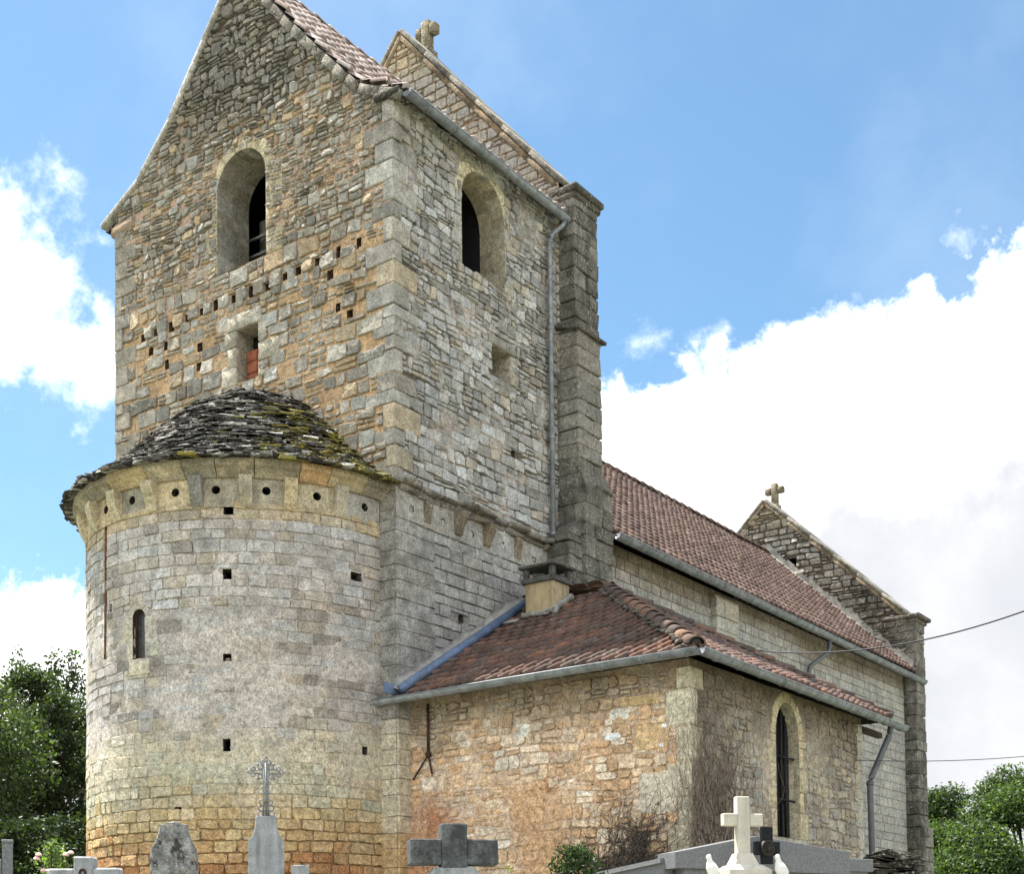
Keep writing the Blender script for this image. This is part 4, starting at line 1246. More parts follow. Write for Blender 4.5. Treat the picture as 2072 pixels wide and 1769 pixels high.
bed(mb, SAW, -AX, 0, 1.0, AZ, .5, c_sac_s); masonry(mb, SAW, -AX + .3, 0, 1.0, AZ, big, c_sac_s)
mb.build('annex_wall', M_STONE, church, smooth=False)
mb = MB()
arched_opening(mb, SAS, 3.235, .405, 3.40, 4.90, .16, .16, lambda i: (C(190, 172, 132, .1), C(194, 174, 130, .15), C(186, 172, 140, .05))[i], course=.36, jw=(.16, .27), nv=7, ky=1.26)
stone(mb, SAS, rect_poly(2.66, 3.85, 3.22, 3.22, 3.395, 3.395, .01, .003), .03, C(176, 166, 144, .2), .01, tilt=.05)
sw = mb.build('window', M_STONE, church)
mb = MB(); dd = .34
A = [(2.83, 3.40), (3.64, 3.40)] + arch_pts(3.235, .405, 4.90, 10, 0, math.pi, ky=1.26)
mb.add([SAS(p[0], p[1], -.155) for p in A], [list(range(len(A)))], GREY); mb.build('pane', mat_simple('black_glass', (.01, .011, .015), .12, 0, 3, .1), sw)
for k in range(4):
    mb = MB(); yy = 2.93 + k * .15
    tube(mb, [SAS(yy, 3.40, -.10), SAS(yy, (5.1, 5.3, 5.36, 5.25)[k], -.10)], .02, 8); mb.build('bar', M_BLKMET, sw)
for zz in (3.98, 4.62):
    mb = MB(); tube(mb, [SAS(2.82, zz, -.10), SAS(3.66, zz, -.07)], .016, 6); mb.build('bar', M_BLKMET, sw)

# annex roof: ridge running out from the nave, hipped at its end
EX, EY0, EY1, EZ = 5.07, -.07, 6.78, 5.60
RY = (EY0 + EY1) / 2; RX = EX - (RY - EY0); SLP = .595; RZ = EZ + SLP * (RY - EY0)
mb = MB()
hrun = RY - EY0; sl_len = math.hypot(hrun, RZ - EZ); kk = hrun / sl_len
tw_, th_ = .215, .235
tile_roof(mb, Vector((-.02, EY0, EZ)), Vector((1, 0, 0)), Vector((0, hrun, RZ - EZ)).normalized(), EX + .02, sl_len, tw_, th_, ct_sac, lambda v: (0, EX + .02 - v * kk), roll=.040, saw=True, lift=.05)
tile_roof(mb, Vector((EX, EY0, EZ)), Vector((0, 1, 0)), Vector((-hrun, 0, RZ - EZ)).normalized(), EY1 - EY0, sl_len, tw_, th_, ct_sac, lambda v: (v * kk, EY1 - EY0 - v * kk), roll=.040, saw=True, lift=.05)
tile_roof(mb, Vector((EX, EY1, EZ)), Vector((-1, 0, 0)), Vector((0, -hrun, RZ - EZ)).normalized(), EX, sl_len, tw_ * 1.5, th_ * 1.5, ct_sac, lambda v: (v * kk, EX), roll=.022)
deck(mb, [(0, EY0, EZ - .02), (EX, EY0, EZ - .02), (RX, RY, RZ - .02), (0, RY, RZ - .02)])
deck(mb, [(EX, EY0, EZ - .02), (EX, EY1, EZ - .02), (RX, RY, RZ - .02)])
deck(mb, [(EX, EY1, EZ - .02), (0, EY1, EZ - .02), (0, RY, RZ - .02), (RX, RY, RZ - .02)])
sr = mb.build('annex_roof', M_TILE, church)
mb = MB()
ch = lambda i: jit(pick((C(96, 76, 64), 3), (C(122, 88, 68), 2), (C(90, 74, 68), 2)), .12, .05)
caps(mb, (EX - .03, EY0 + .03, EZ + .085), (RX, RY, RZ + .075), .115, .36, ch)
caps(mb, (EX - .03, EY1 - .03, EZ + .085), (RX, RY, RZ + .075), .115, .36, ch)
caps(mb, (0, RY, RZ + .08), (RX + .1, RY, RZ + .08), .115, .34, ch)
sphere(mb, (EX - .06, EY0 + .06, EZ + .10), .10, (.03, .028, .026, 0))
mb.build('ridge_tiles', M_TILE, sr)
mb = MB()      # mortar packing under the hip tiles
for sgn, y0 in ((1, EY0), (-1, EY1)):
    for i in range(26):
        f = (i + .5) / 26; p = Vector((EX + (RX - EX) * f, y0 + (RY - y0) * f, EZ + (RZ - EZ) * f + .03))
        for sd in (-1, 1):
            cbox(mb, p + Vector((sd * .085, sd * .085 * sgn, random.uniform(-.01, .01))), (.06, .06, .018), Matrix.Rotation(random.random(), 3, 'Z'), .01, GREY, .02)
mb.build('mortar_packing', mat_simple('dark_mossy_mortar', (.11, .10, .085), .95, 0, 12, .4, bs=.6), sr)
mb = MB()      # eaves boards and the projecting beam at the west end
boxmm(mb, (.0, EY0 - .005, EZ - .05), (EX + .01, EY0 + .02, EZ - .005), .004); boxmm(mb, (EX - .02, EY0 + .02, EZ - .05), (EX + .005, EY1, EZ - .005), .004)
boxmm(mb, (AX - .06, AYE, EZ - .24), (AX + .03, EY1 + .30, EZ - .14), .01)
mb.build('eaves_boards', mat_simple('dark_timber', (0.05, 0.035, 0.027), 0.85, 0, 9, 0.4), church, smooth=False)
# wall flashing: blue zinc strip and mortar bank along the choir wall
mb = MB()
P0 = Vector((.05, EY0 - .1, EZ + .02)); P1 = Vector((.05, RY - .1, RZ + .02))
tube(mb, [P0 + Vector((.16, 0, .05)), P1 + Vector((.16, 0, .05))], .075, 8)
boxmm(mb, (.06, EY0 - .32, EZ - .0), (.10, EY0 + .25, EZ + .16), .005)
mb.build('flashing', M_BLUEZ, church)
mb = MB()
dirp = (P1 - P0).normalized(); nrm_ = Vector((0, -dirp.z, dirp.y)); k_ = 40; vs = []
for i in range(k_ + 1):
    p = P0.lerp(P1, i / k_); hh = .17 + .05 * fbm(i * .35, 2.2) + .03 * fbm(i * 1.3, 5)
    vs += [p + Vector((.13, 0, 0)) + nrm_ * .06, p + Vector((.07 + .01 * fbm(i * .7, 1), 0, 0)) + nrm_ * (hh * .55), p + Vector((.0, 0, 0)) + nrm_ * hh, p]
mb.add(vs, [[i * 4 + q, i * 4 + q + 1, i * 4 + 5 + q, i * 4 + 4 + q] for i in range(k_) for q in range(3)], GREY)
mb.build('mortar_fillet', M_LIME, church)

# --- chimney ----------------------------------------------------------------------------
mb = MB()
boxmm(mb, (.58, 2.54, 6.9), (1.13, 3.02, 7.82), .012, GREY, .004)
chm = mb.build('chimney', M_PLASTER, church, smooth=False)
mb = MB()
boxmm(mb, (.53, 2.49, 7.74), (1.18, 3.07, 7.83), .012, GREY, .004)
for (x, y) in ((.60, 2.56), (1.11, 2.56), (.60, 3.0), (1.11, 3.0)):
    boxmm(mb, (x - .045, y - .045, 7.83), (x + .045, y + .045, 7.985), .01, GREY, .006)
cbox(mb, (.86, 2.78, 8.01), (.36, .32, .024), None, .01, GREY, .004)
cbox(mb, (.80, 2.62, 7.87), (.10, .05, .035), Matrix.Rotation(.5, 3, 'Z') , .01)
mb.build('chimney_cap', mat_simple('sooty_stone', (.10, .095, .085), .95, 0, 7, .35, (.03, .03, .03), .5, .8, .5), chm, smooth=False)
mb = MB()
for i in range(10):
    f = i / 9; cbox(mb, (.56 + .62 * f, 2.515, 7.245 - .0 + random.uniform(-.01, .01)), (.045, .05, .035), Matrix.Rotation(.55, 3, 'X'), .02, GREY, .015)
for i in range(8):
    f = i / 7; cbox(mb, (1.155, 2.52 + .5 * f, 7.26 + .5 * f * SLP), (.045, .045, .05), Matrix.Rotation(.55, 3, 'X'), .02, GREY, .015)
cbox(mb, (.42, 2.36, 7.14), (.12, .07, .012), Matrix.Rotation(.5, 3, 'X'), .004); cbox(mb, (1.02, 2.38, 7.17), (.10, .06, .012), Matrix.Rotation(.3, 3, 'X'), .004)
mb.build('mortar_collar', M_LIME, chm)

# --- gutters and pipes --------------------------------------------------------------------
def gutter(p0, p1, r, mat=M_ZINC, seams=3):
    seams = int((Vector(p1) - Vector(p0)).length / .62)
    mb = MB(); p0 = Vector(p0); p1 = Vector(p1); d = (p1 - p0).normalized(); s_ = d.cross(Vector((0, 0, 1))).normalized(); up = s_.cross(d)
    n = 10; vs = []
    for c in (p0, p1):
        for rr in (r, r * .9):
            for k in range(n + 1):
                t_ = math.pi * k / n; vs.append(c + s_ * math.cos(t_) * rr - up * math.sin(t_) * rr)
    k1 = n + 1; fs = []
    for k in range(n):
        fs.append([k, k + 1, 2 * k1 + k + 1, 2 * k1 + k]); fs.append([k1 + k + 1, k1 + k, 3 * k1 + k, 3 * k1 + k + 1])
    fs.append(list(range(k1))); fs.append([2 * k1 + k for k in range(k1)][::-1])
    mb.add(vs, fs, GREY)
    tube(mb, [p0 + s_ * r, p1 + s_ * r], r * .14, 6); tube(mb, [p0 - s_ * r, p1 - s_ * r], r * .14, 6)
    L = (p1 - p0).length
    for i in range(seams):
        c = p0 + d * (L * (i + .7) / seams); pts = []
        for k in range(n + 1):
            t_ = math.pi * k / n; pts.append(c + s_ * math.cos(t_) * r * 1.03 - up * math.sin(t_) * r * 1.03)
        tube(mb, pts, .008, 5)
    return mb.build('gutter', mat, church)
gutter((.27, .02, 14.80), (.27, 4.86, 14.74), .085)
gutter((.38, 5.75, 9.42), (.38, 22.2, 9.30), .10, seams=6)
gutter((-.62, EY0 - .09, EZ - .045), (EX + .09, EY0 - .09, EZ - .02), .082, seams=6)
gutter((EX + .09, EY0 - .09, EZ - .02), (EX + .09, EY1 + .42, EZ - .07), .082, seams=6)
def pipe(pts, r, mat, collars=()):
    P = [Vector(p) for p in pts]; out = [P[0]]
    for a, b, c in zip(P[:-2], P[1:-1], P[2:]):       # round the bends
        ra_ = min(.09, (b - a).length * .4, (c - b).length * .4)
        s0 = b + (a - b).normalized() * ra_; s1 = b + (c - b).normalized() * ra_
        for k in range(5):
            t_ = k / 4; out.append(s0 * (1 - t_) ** 2 + b * 2 * t_ * (1 - t_) + s1 * t_ ** 2)
    out.append(P[-1])
    mb = MB(); tube(mb, out, r, 12)
    for z in collars:
        for a, b in zip(out[:-1], out[1:]):
            if min(a.z, b.z) <= z <= max(a.z, b.z) and abs(a.z - b.z) > .01:
                q = a.lerp(b, (z - a.z) / (b.z - a.z)); dd_ = (b - a).normalized() * .03
                tube(mb, [q - dd_, q + dd_], r * 1.22, 12); break
    return mb.build('downpipe', mat, church)
pipe([(.27, 4.35, 14.72), (.27, 4.33, 14.6), (.12, 4.12, 14.35), (.11, 4.10, 14.2), (.12, 4.08, 7.6)], .042, M_ZINC, (14.25, 12.7, 10.75, 9.05))
pipe([(.36, 15.6, 9.3), (.36, 15.55, 8.95), (.12, 14.95, 8.55), (.12, 14.9, 8.3), (.12, 14.9, 4.0)], .055, M_PIPE, (8.3,))
pipe([(EX + .07, 6.62, EZ - .12), (EX + .05, 6.6, EZ - .28), (AX + .10, 6.28, 4.55), (AX + .10, 6.28, 4.35), (AX + .13, 6.30, 1.0)], .052, M_PIPE, (4.5, 2.95))
# iron stay on the annex wall
mb = MB()
b0 = Vector((.42, AY - .05, AZ)); b1 = Vector((.42, AY - .05, 4.72))
tube(mb, [b0, b1], .022, 6); tube(mb, [b1, b1 + Vector((-.28, -.02, -.36))], .016, 6); tube(mb, [b1, b1 + Vector((.07, -.0, -.30))], .016, 6)
sphere(mb, b1, .05, GREY, 8, 6); tube(mb, [b1 + Vector((-.0, .0, .05)), b1 + Vector((.0, .12, .05))], .02, 6)
mb.build('iron_stay', M_IRON, church)

# ------------------------------------------------------------------ SETTING
def ground_z(x, y):
    q = (Vector((x, y)) - CAM.xy).length
    return 1.45 * sstep(3.0, 12.0, q) - .02
mb = MB()
xs = sorted(set([-420, -250, -150, -100, -70, -50] + list(range(-40, 46, 2)) + [50, 70, 100, 150, 250, 420]))
ys = xs
idx = {}
for i, x in enumerate(xs):
    for j_, y in enumerate(ys):
        idx[(i, j_)] = len(mb.v); mb.v.append(Vector((x, y, ground_z(x, y)))); mb.c.append(GREY)
for i in range(len(xs) - 1):
    for j_ in range(len(ys) - 1):
        mb.f.append([idx[(i, j_)], idx[(i + 1, j_)], idx[(i + 1, j_ + 1)], idx[(i, j_ + 1)]])
g = mb.build('ground', M_GRASS); g['kind'] = 'structure'

# ------------------------------------------------------------------ CEMETERY
FWD = RM @ Vector((0, 0, -1)); FWD.z = 0; FWD.normalize()
def frame(rot):
    """X to the viewer's right, N towards the viewer, both turned by rot (positive: front turned to the right)"""
    N = Matrix.Rotation(rot, 3, 'Z') @ (-FWD); X = Vector((0, 0, 1)).cross(N).normalized()
    return X, N
UP = Vector((0, 0, 1))
def grave_root(name, label, cat, p):
    return empty(name, label, cat, (p.x, p.y, ground_z(p.x, p.y)))
def px2m(px, depth): return px * depth / F
def cross_poly(aw_, ah, span, top, bot, zc):
    """plus-shaped outline: half shaft aw_, half arm height ah, half span, arm centre zc"""
    return [(-aw_, bot), (aw_, bot), (aw_, zc - ah), (span, zc - ah), (span, zc + ah), (aw_, zc + ah), (aw_, top), (-aw_, top), (-aw_, zc + ah), (-span, zc + ah), (-span, zc - ah), (-aw_, zc - ah)]
def rotm(X, N): return Matrix((X, -N, UP)).transposed()
def cross3(mb, base, X, N, sh, span, th, top, zc, ah, b=.012, j=.003):
    R_ = rotm(X, N)
    cbox(mb, base + UP * (top / 2), (sh, th, top / 2), R_, b, GREY, j)
    w_ = (span - sh) / 2
    for s in (-1, 1): cbox(mb, base + X * s * (sh + w_) + UP * zc, (w_, th * .97, ah), R_, b, GREY, j)

# 1 big mossy concrete cross
D = 9.0; p = at(918, 1940, D); r1 = grave_root('grave_cross', 'thick dark grey concrete cross with mossy top, in front of the annex wall', 'grave cross', p)
X, N = frame(.20); base = Vector((p.x, p.y, r1.location.z)); mpx = D / F
zt = at(918, 1668, D).z - base.z; zarm = at(918, 1726, D).z - base.z
mb = MB(); cross3(mb, base, X, N, 26 * mpx, 90 * mpx, .085, zt, zarm, 26 * mpx, .008)
mb.build('cross', M_CONC, r1, smooth=False)
mb = MB(); prism(mb, [(-.30, 0), (.30, 0), (.30, zarm - .34), (.13, zarm - .10), (-.13, zarm - .10), (-.30, zarm - .34)], base + N * .09, X, UP, N, .18, .012)
mb.build('plinth', M_CONC2, r1, smooth=False); center(r1)
# 2 pale stele with wrought iron cross
D = 13.2; p = at(540, 1940, D); r2 = grave_root('gravestone', 'tall pale grey stele with curved shoulders carrying an ornate iron cross', 'gravestone', p)
X, N = frame(.16); base = Vector((p.x, p.y, r2.location.z)); mpx = D / F
zt = at(540, 1653, D).z - base.z; sh = zt - 47 * mpx; hw = 36 * mpx; tw2 = 21 * mpx
poly = [(-hw, 0), (hw, 0), (hw, sh - .02), (hw, sh)]
for k in range(1, 7):
    a = math.pi / 2 * k / 6; poly.append((hw - (hw - tw2) * math.sin(a), sh + (zt - .03 - sh) * (1 - math.cos(a))))
poly += [(tw2, zt - .015), (tw2 - .012, zt), (-tw2 + .012, zt), (-tw2, zt - .015)]
poly += [(-q[0], q[1]) for q in poly[4:10][::-1]] + [(-hw, sh), (-hw, sh - .02)]
mb = MB(); prism(mb, poly, base + N * .06, X, UP, N, .12, .008); mb.build('stele', M_CONC2, r2, smooth=False)
mb = MB(); ib = base + UP * zt; H = px2m(122, D); za = px2m(92, D); hs = px2m(32, D)
for s in (-1, 1):
    tube(mb, [ib + X * s * .022, ib + X * s * .022 + UP * (H - .07)], .008, 5)
    tube(mb, [ib + UP * (za + s * .018) - X * (hs - .04), ib + UP * (za + s * .018) + X * (hs - .04)], .007, 5)
tube(mb, [ib, ib + UP * (H - .04)], .011, 6)
for k in range(9): tube(mb, [ib + UP * (.06 + k * .055) - X * .034, ib + UP * (.06 + k * .055) + X * .034], .006, 5); sphere(mb, ib + UP * (.06 + k * .055) + X * .036 * (1 if k % 2 else -1), .009, GREY, 6, 4)
for e, dx in ((ib + UP * (H - .05), UP), (ib + UP * za + X * (hs - .03), X), (ib + UP * za - X * (hs - .03), -X)):
    per = UP.cross(N) if dx == UP else UP
    torus(mb, e + per * .028, .020, .007, X, UP, 12, 5); torus(mb, e - per * .028, .020, .007, X, UP, 12, 5); torus(mb, e + dx * .028, .018, .007, X, UP, 12, 5)
    sphere(mb, e + dx * .055, .011, GREY, 8, 5)
for sx in (-1, 1):
    for sz in (-1, 1):
        q = ib + UP * (za + sz * .045) + X * sx * .05
        torus(mb, q, .022, .007, X, UP, 12, 5); sphere(mb, q + X * sx * .026 + UP * sz * .026, .014, GREY, 8, 5)
    for k in range(3): torus(mb, ib + X * sx * (.055 - .008 * k) + UP * (.03 + .055 * k), .024, .007, X, UP, 12, 5)
tube(mb, [ib - X * .085, ib + X * .085], .012, 6)
mb.build('iron_cross', M_IRONG, r2); center(r2)
# 3 black lichened stele, top broken off
D = 11.0; p = at(353, 1940, D); r3 = grave_root('gravestone', 'dark lichen-blotched old gravestone with narrow neck and broken flat top', 'gravestone', p)
X, N = frame(.1); base = Vector((p.x, p.y, r3.location.z)); mpx = D / F
zz = lambda py: at(353, py, D).z - base.z
pr = [(46, 1769 + 90), (46, 1735), (44, 1722), (36, 1705), (30, 1692), (27, 1676), (28, 1670)]
poly = [(-q[0] * mpx, zz(q[1])) for q in pr][:1] + [(q[0] * mpx, zz(q[1])) for q in pr] + [(6 * mpx, zz(1668)), (-8 * mpx, zz(1671))] + [(-q[0] * mpx, zz(q[1])) for q in pr[:0:-1]]
poly[0] = (-46 * mpx, 0.0); poly[1] = (46 * mpx, 0.0)
mb = MB(); prism(mb, poly, base + N * .07, X, UP, N, .15, .012)
cbox(mb, base + UP * (zz(1668) - .0), (.055, .04, .012), rotm(X, N), .006, GREY, .004); sphere(mb, base + X * .01 + UP * zz(1667), .05, GREY, 10, 6, (1, 1, .35))
o3 = mb.build('gravestone_slab', M_LICH, r3, smooth=False); center(r3)
mt = M_LICH; tt = mt.node_tree      # yellow and pale lichen spots
bsdf = [n for n in tt.nodes if n.type == 'BSDF_PRINCIPLED'][0]; lk = bsdf.inputs['Base Color'].links[0].from_socket
nt = NT.__new__(NT); nt.t = tt
oc = nt.n('ShaderNodeTexCoord').outputs['Object']
c_ = nt.mix(nt.math('MULTIPLY', nt.ramp(nt.noise(oc, 30, 4, .6), .64, .70), .7), lk, (.36, .22, .06))
c_ = nt.mix(nt.math('MULTIPLY', nt.ramp(nt.noise(oc, 24, 3, .5, .3), .66, .70), .6), c_, (.5, .49, .46))
nt.l(c_, bsdf.inputs['Base Color'])
# 4 grey cross at the left
D = 9.5; p = at(174, 1940, D); r4 = grave_root('grave_cross', 'low grey stone cross with wide arms, left of the dark gravestone', 'grave cross', p)
X, N = frame(-.05); base = Vector((p.x, p.y, r4.location.z)); mpx = D / F
zt = at(174, 1735, D).z - base.z; za_ = at(174, 1758 + 18, D).z - base.z
mb = MB(); cross3(mb, base, X, N, 20 * mpx, 72 * mpx, .06, zt, za_, 18 * mpx, .012)
mb.build('cross', M_CONC2, r4, smooth=False)
mb = MB(); torus(mb, base + N * .065 + UP * (at(174, 1768, D).z - base.z), .02, .009, X, UP, 12, 6); mb.build('rusty_ring', M_IRON, r4); center(r4)
# 5 granite post at the far left
D = 10.0; p = at(6, 1940, D); r5 = grave_root('tombstone', 'grey granite tomb post with bright top cut by the left edge', 'tombstone', p)
X, N = frame(.35); base = Vector((p.x, p.y, r5.location.z)); R_ = rotm(X, N)
zt = at(14, 1707, D).z - base.z
mb = MB(); cbox(mb, base + X * .03 + UP * (zt / 2), (.037, .05, zt / 2), R_, .006); cbox(mb, base - X * .14 + UP * (at(0, 1741, D).z - base.z) / 2, (.13, .05, (at(0, 1741, D).z - base.z) / 2), R_, .006)
mb.build('granite_post', M_GRAN, r5, smooth=False)
mb = MB(); cbox(mb, base + X * .03 + UP * (zt + .012), (.04, .053, .012), R_, .004); mb.build('cap', M_GRAN, r5, smooth=False); center(r5)
# 6 small slab
D = 13.0; p = at(609, 1940, D); r6 = grave_root('gravestone', 'small plain pale slab just right of the tall pale stele', 'gravestone', p)
X, N = frame(.3); base = Vector((p.x, p.y, r6.location.z)); zt = at(609, 1752, D).z - base.z
mb = MB(); cbox(mb, base + UP * zt / 2, (.075, .06, zt / 2), rotm(X, N), .008); mb.build('slab', M_CONC2, r6, smooth=False)
mb = MB(); cbox(mb, base + UP * .06, (.16, .12, .08), rotm(X, N), .01); mb.build('base', M_CONC2, r6, smooth=False); center(r6)
# 7 white cross on stepped plinth
D = 12.5; p = at(1506, 1940, D); r7 = grave_root('grave_cross', 'bright white stone cross on a tapered plinth in front of the granite tomb', 'grave cross', p)
X, N = frame(.28); base = Vector((p.x, p.y, r7.location.z)); mpx = D / F
Z = lambda py, D=D: at(1506, py, D).z - base.z
mb = MB(); cb = base + UP * Z(1738)
cross3(mb, cb, X, N, 13.5 * mpx, 43 * mpx, .045, Z(1612) - Z(1738), Z(1659.5) - Z(1738), 12.5 * mpx, .007, .001)
mb.build('cross', M_WHITE, r7, smooth=False)
mb = MB()
def frustum(mb, c, X, N, a0, b0, a1, b1, h):
    vs = [c + X * sx * a0 + N * sy * b0 for sx, sy in ((-1, -1), (1, -1), (1, 1), (-1, 1))] + [c + UP * h + X * sx * a1 + N * sy * b1 for sx, sy in ((-1, -1), (1, -1), (1, 1), (-1, 1))]
    mb.add(vs, [[0, 1, 5, 4], [1, 2, 6, 5], [2, 3, 7, 6], [3, 0, 4, 7], [4, 5, 6, 7], [3, 2, 1, 0]], GREY)
frustum(mb, base + UP * Z(1753), X, N, .118, .10, .072, .062, Z(1728) - Z(1753))
frustum(mb, base + UP * Z(1763), X, N, .205, .17, .135, .115, Z(1752) - Z(1763))
frustum(mb, base, X, N, .21, .175, .205, .17, Z(1763))
mb.build('plinth', M_WHITE, r7, smooth=False); center(r7)
# two white ceramic doves
def dove(px, py, D, rz, label):
    p = at(px, py, D); r = empty('dove_figurine', label, 'dove figurine', tuple(p), 'white doves beside the white cross')
    X, N = frame(rz); mb = MB(); R_ = rotm(X, N)
    # body leaning back, breast to the left, tail to the right
    prof = [(-.005, .175, .0), (-.012, .17, .014), (-.016, .155, .024), (-.014, .135, .026), (-.006, .115, .026), (.006, .085, .044), (.016, .05, .058), (.026, .02, .062), (.034, -.01, .056), (.05, -.05, .040)]
    vs = []; fs = []; n = 10
    for (x, z, rr) in prof:
        for k in range(n):
            t_ = 2 * math.pi * k / n; vs.append(p + X * (x + rr * math.cos(t_)) + N * (rr * .85 * math.sin(t_)) + UP * (z - .0))
    for i in range(len(prof) - 1):
        for k in range(n): fs.append([i * n + k, (i + 1) * n + k, (i + 1) * n + (k + 1) % n, i * n + (k + 1) % n])
    fs.append([(len(prof) - 1) * n + k for k in range(n)])
    mb.add(vs, fs, GREY); mb.build('body', M_CERAM, r)
    mb = MB(); q = p + X * -.038 + UP * .152
    mb.add([q + X * .016 + N * .008 + UP * .004, q + X * .016 - N * .008 + UP * .004, q + X * .016 - UP * .010, q - X * .016 - UP * .006], [[0, 1, 3], [1, 2, 3], [2, 0, 3]], GREY); mb.build('beak', M_CERAM, r)
    for s in (-1, 1):
        mb = MB(); sphere(mb, p + X * .03 + N * s * .042 + UP * .03, .055, GREY, 10, 7, (.55, .28, 1.1), R_ @ Matrix.Rotation(-.5, 3, 'Y')); mb.build('wing', M_CERAM, r)
    mb = MB(); cbox(mb, p + X * .03 + UP * -.09, (.07, .06, .05), R_, .01); mb.build('pedestal', M_WHITE, r)
    center(r)
dove(1438, 1769, 12.4, .2, 'white dove figurine left of the white stone cross')
dove(1577, 1769, 12.4, .2, 'white dove figurine right of the white stone cross')
# 8 granite tomb with gabled head
D = 15.5; p = at(1530, 1940, D); r8 = grave_root('granite_tomb', 'long grey granite family tomb with low gabled head behind the white cross', 'tomb', p)
gl = at(1354, 1727, 15.0); ga = at(1519, 1694, 15.5); gr_ = at(1706, 1727, 16.1)
Xg = (gr_ - gl); Xg.z = 0; Lg = Xg.length; Xg.normalize(); Ng = Xg.cross(UP); base = Vector((gl.x, gl.y, r8.location.z))
zl, zm, zr = gl.z - base.z, ga.z - base.z, gr_.z - base.z
xm = (ga - gl).dot(Xg); hb = .26
mb = MB(); prism(mb, [(0, zl - .17), (Lg, zr - hb), (Lg, zr), (xm, zm), (0, zl)], base + Ng * .12, Xg, UP, Ng, .35, .006)
mb.build('pediment', M_GRAN, r8, smooth=False)
mb = MB()
prism(mb, [(.14, 0), (Lg - .1, 0), (Lg - .1, zr - hb + .01), (.14, zl - .16)], base + Ng * .06, Xg, UP, Ng, .24, .005); mb.build('back_panel', M_GRAN, r8, smooth=False)
mb = MB(); e0 = gl + Xg * .05 - UP * .05 - Ng * .1; e1 = at(1190, 1774, 16.6)
d_ = (e1 - e0); s_ = d_.cross(UP).normalized()
vs = [e0 + s_ * .1, e0 - s_ * .1, e1 - s_ * .1, e1 + s_ * .1]; vs += [v - UP * .05 for v in vs]; mb.add(vs, [[0, 1, 2, 3][::-1], [4, 5, 6, 7], [0, 4, 5, 1], [1, 5, 6, 2], [2, 6, 7, 3], [3, 7, 4, 0]], GREY)
q0 = [e0 - UP * .05 + s_ * .06, e0 - UP * .05 - s_ * .06, e1 - UP * .05 - s_ * .06, e1 - UP * .05 + s_ * .06]; q1 = [Vector((q.x, q.y, base.z - .1)) for q in q0]
mb.add(q0 + q1, [[0, 4, 5, 1], [1, 5, 6, 2], [2, 6, 7, 3], [3, 7, 4, 0]], GREY); mb.build('sloping_side_wall', M_GRAN, r8, smooth=False)
mb = MB(); q = at(1722, 1754, 16.4); cbox(mb, q - UP * .0, (.20, .16, .075), rotm(Xg, Ng), .006); cbox(mb, Vector((q.x, q.y, (q.z + base.z) / 2 - .05)), (.15, .12, (q.z - base.z) / 2), rotm(Xg, Ng), .006)
mb.build('side_block', M_GRAN, r8, smooth=False)
mb = MB(); q = at(1697, 1722, 17.2); cbox(mb, Vector((q.x, q.y, (q.z + base.z) / 2)), (.055, .05, (q.z - base.z) / 2), rotm(Xg, Ng), .006); mb.build('post', M_GRAN, r8, smooth=False); center(r8)
# 9 black cross with round wreath, fixed to the tomb head
D = 15.1; p = at(1551, 1712, D); r9 = empty('memorial_cross', 'black metal cross with a round wreath fixed to the granite tomb', 'memorial cross', tuple(p))
mpx = D / F; nrm = Ng
mb = MB(); R_ = rotm(Xg, Ng); bc = p + Xg * 0
cbox(mb, bc + UP * (-.0), (13.5 * mpx, .025, 38 * mpx), R_, .006)
for s in (-1, 1): cbox(mb, bc + Xg * s * (22 * mpx) - UP * (6 * mpx), (9.5 * mpx, .024, 14 * mpx), R_, .006)
for (dx, dz) in ((0, 26), (0, -32), (20, -4), (-20, -4)): sphere(mb, bc + Xg * dx * mpx + UP * dz * mpx + Ng * .028, .008, GREY, 8, 5)
mb.build('cross', M_BLKMET, r9, smooth=False)
mb = MB(); wc = bc - UP * (6 * mpx) + Ng * .03 - Xg * .012
torus(mb, wc, .072, .022, Xg, UP, 22, 8); torus(mb, wc + Ng * .008, .04, .012, Xg, UP, 16, 6)
for k in range(22):
    t_ = 2 * math.pi * k / 22; sphere(mb, wc + (Xg * math.cos(t_) + UP * math.sin(t_)) * .075 + Ng * .012, .017, GREY, 6, 5)
sphere(mb, wc + Ng * .01, .03, GREY, 10, 6)
mb.build('wreath', mat_simple('dark_bronze', (.035, .032, .028), .5, .5, 30, .4), r9); center(r9)
# 10 heap of flat stones by the nave
p0 = at(1793, 1790, 19.0); mb = MB(); rs = empty('stone_pile', 'heap of dark flat roofing stones piled against the nave wall', 'stone pile', (p0.x, p0.y, ground_z(p0.x, p0.y)))
X, N = frame(.2); top = at(1793, 1732, 19.0).z - rs.location.z; z = 0
while z < top:
    wd = px2m(44, 19) * (1.0 - .0 * z) * math.sqrt(max(.05, 1 - (max(0, z - top + .30) / .34) ** 2))
    u = -wd
    while u < wd:
        L = random.uniform(.14, .34)
        for dpt in (0, 1):
            cbox(mb, rs.location + X * (u + L / 2) - N * (.22 * dpt - .12 + random.uniform(-.05, .05)) + UP * (z + .02), (L / 2, .15, random.uniform(.014, .026)), Matrix.Rotation(random.uniform(-.3, .3), 3, 'Z') @ rotm(X, N) @ Matrix.Rotation(random.uniform(-.12, .12) - .25 * u / max(wd, .1) * (z / top), 3, 'Y'), .008, jit(C(66, 61, 52, .6), .3, .05), .02)
        u += L * .9
    z += .042
mb.build('flat_stones', M_LAUZE, rs, smooth=False); center(rs)

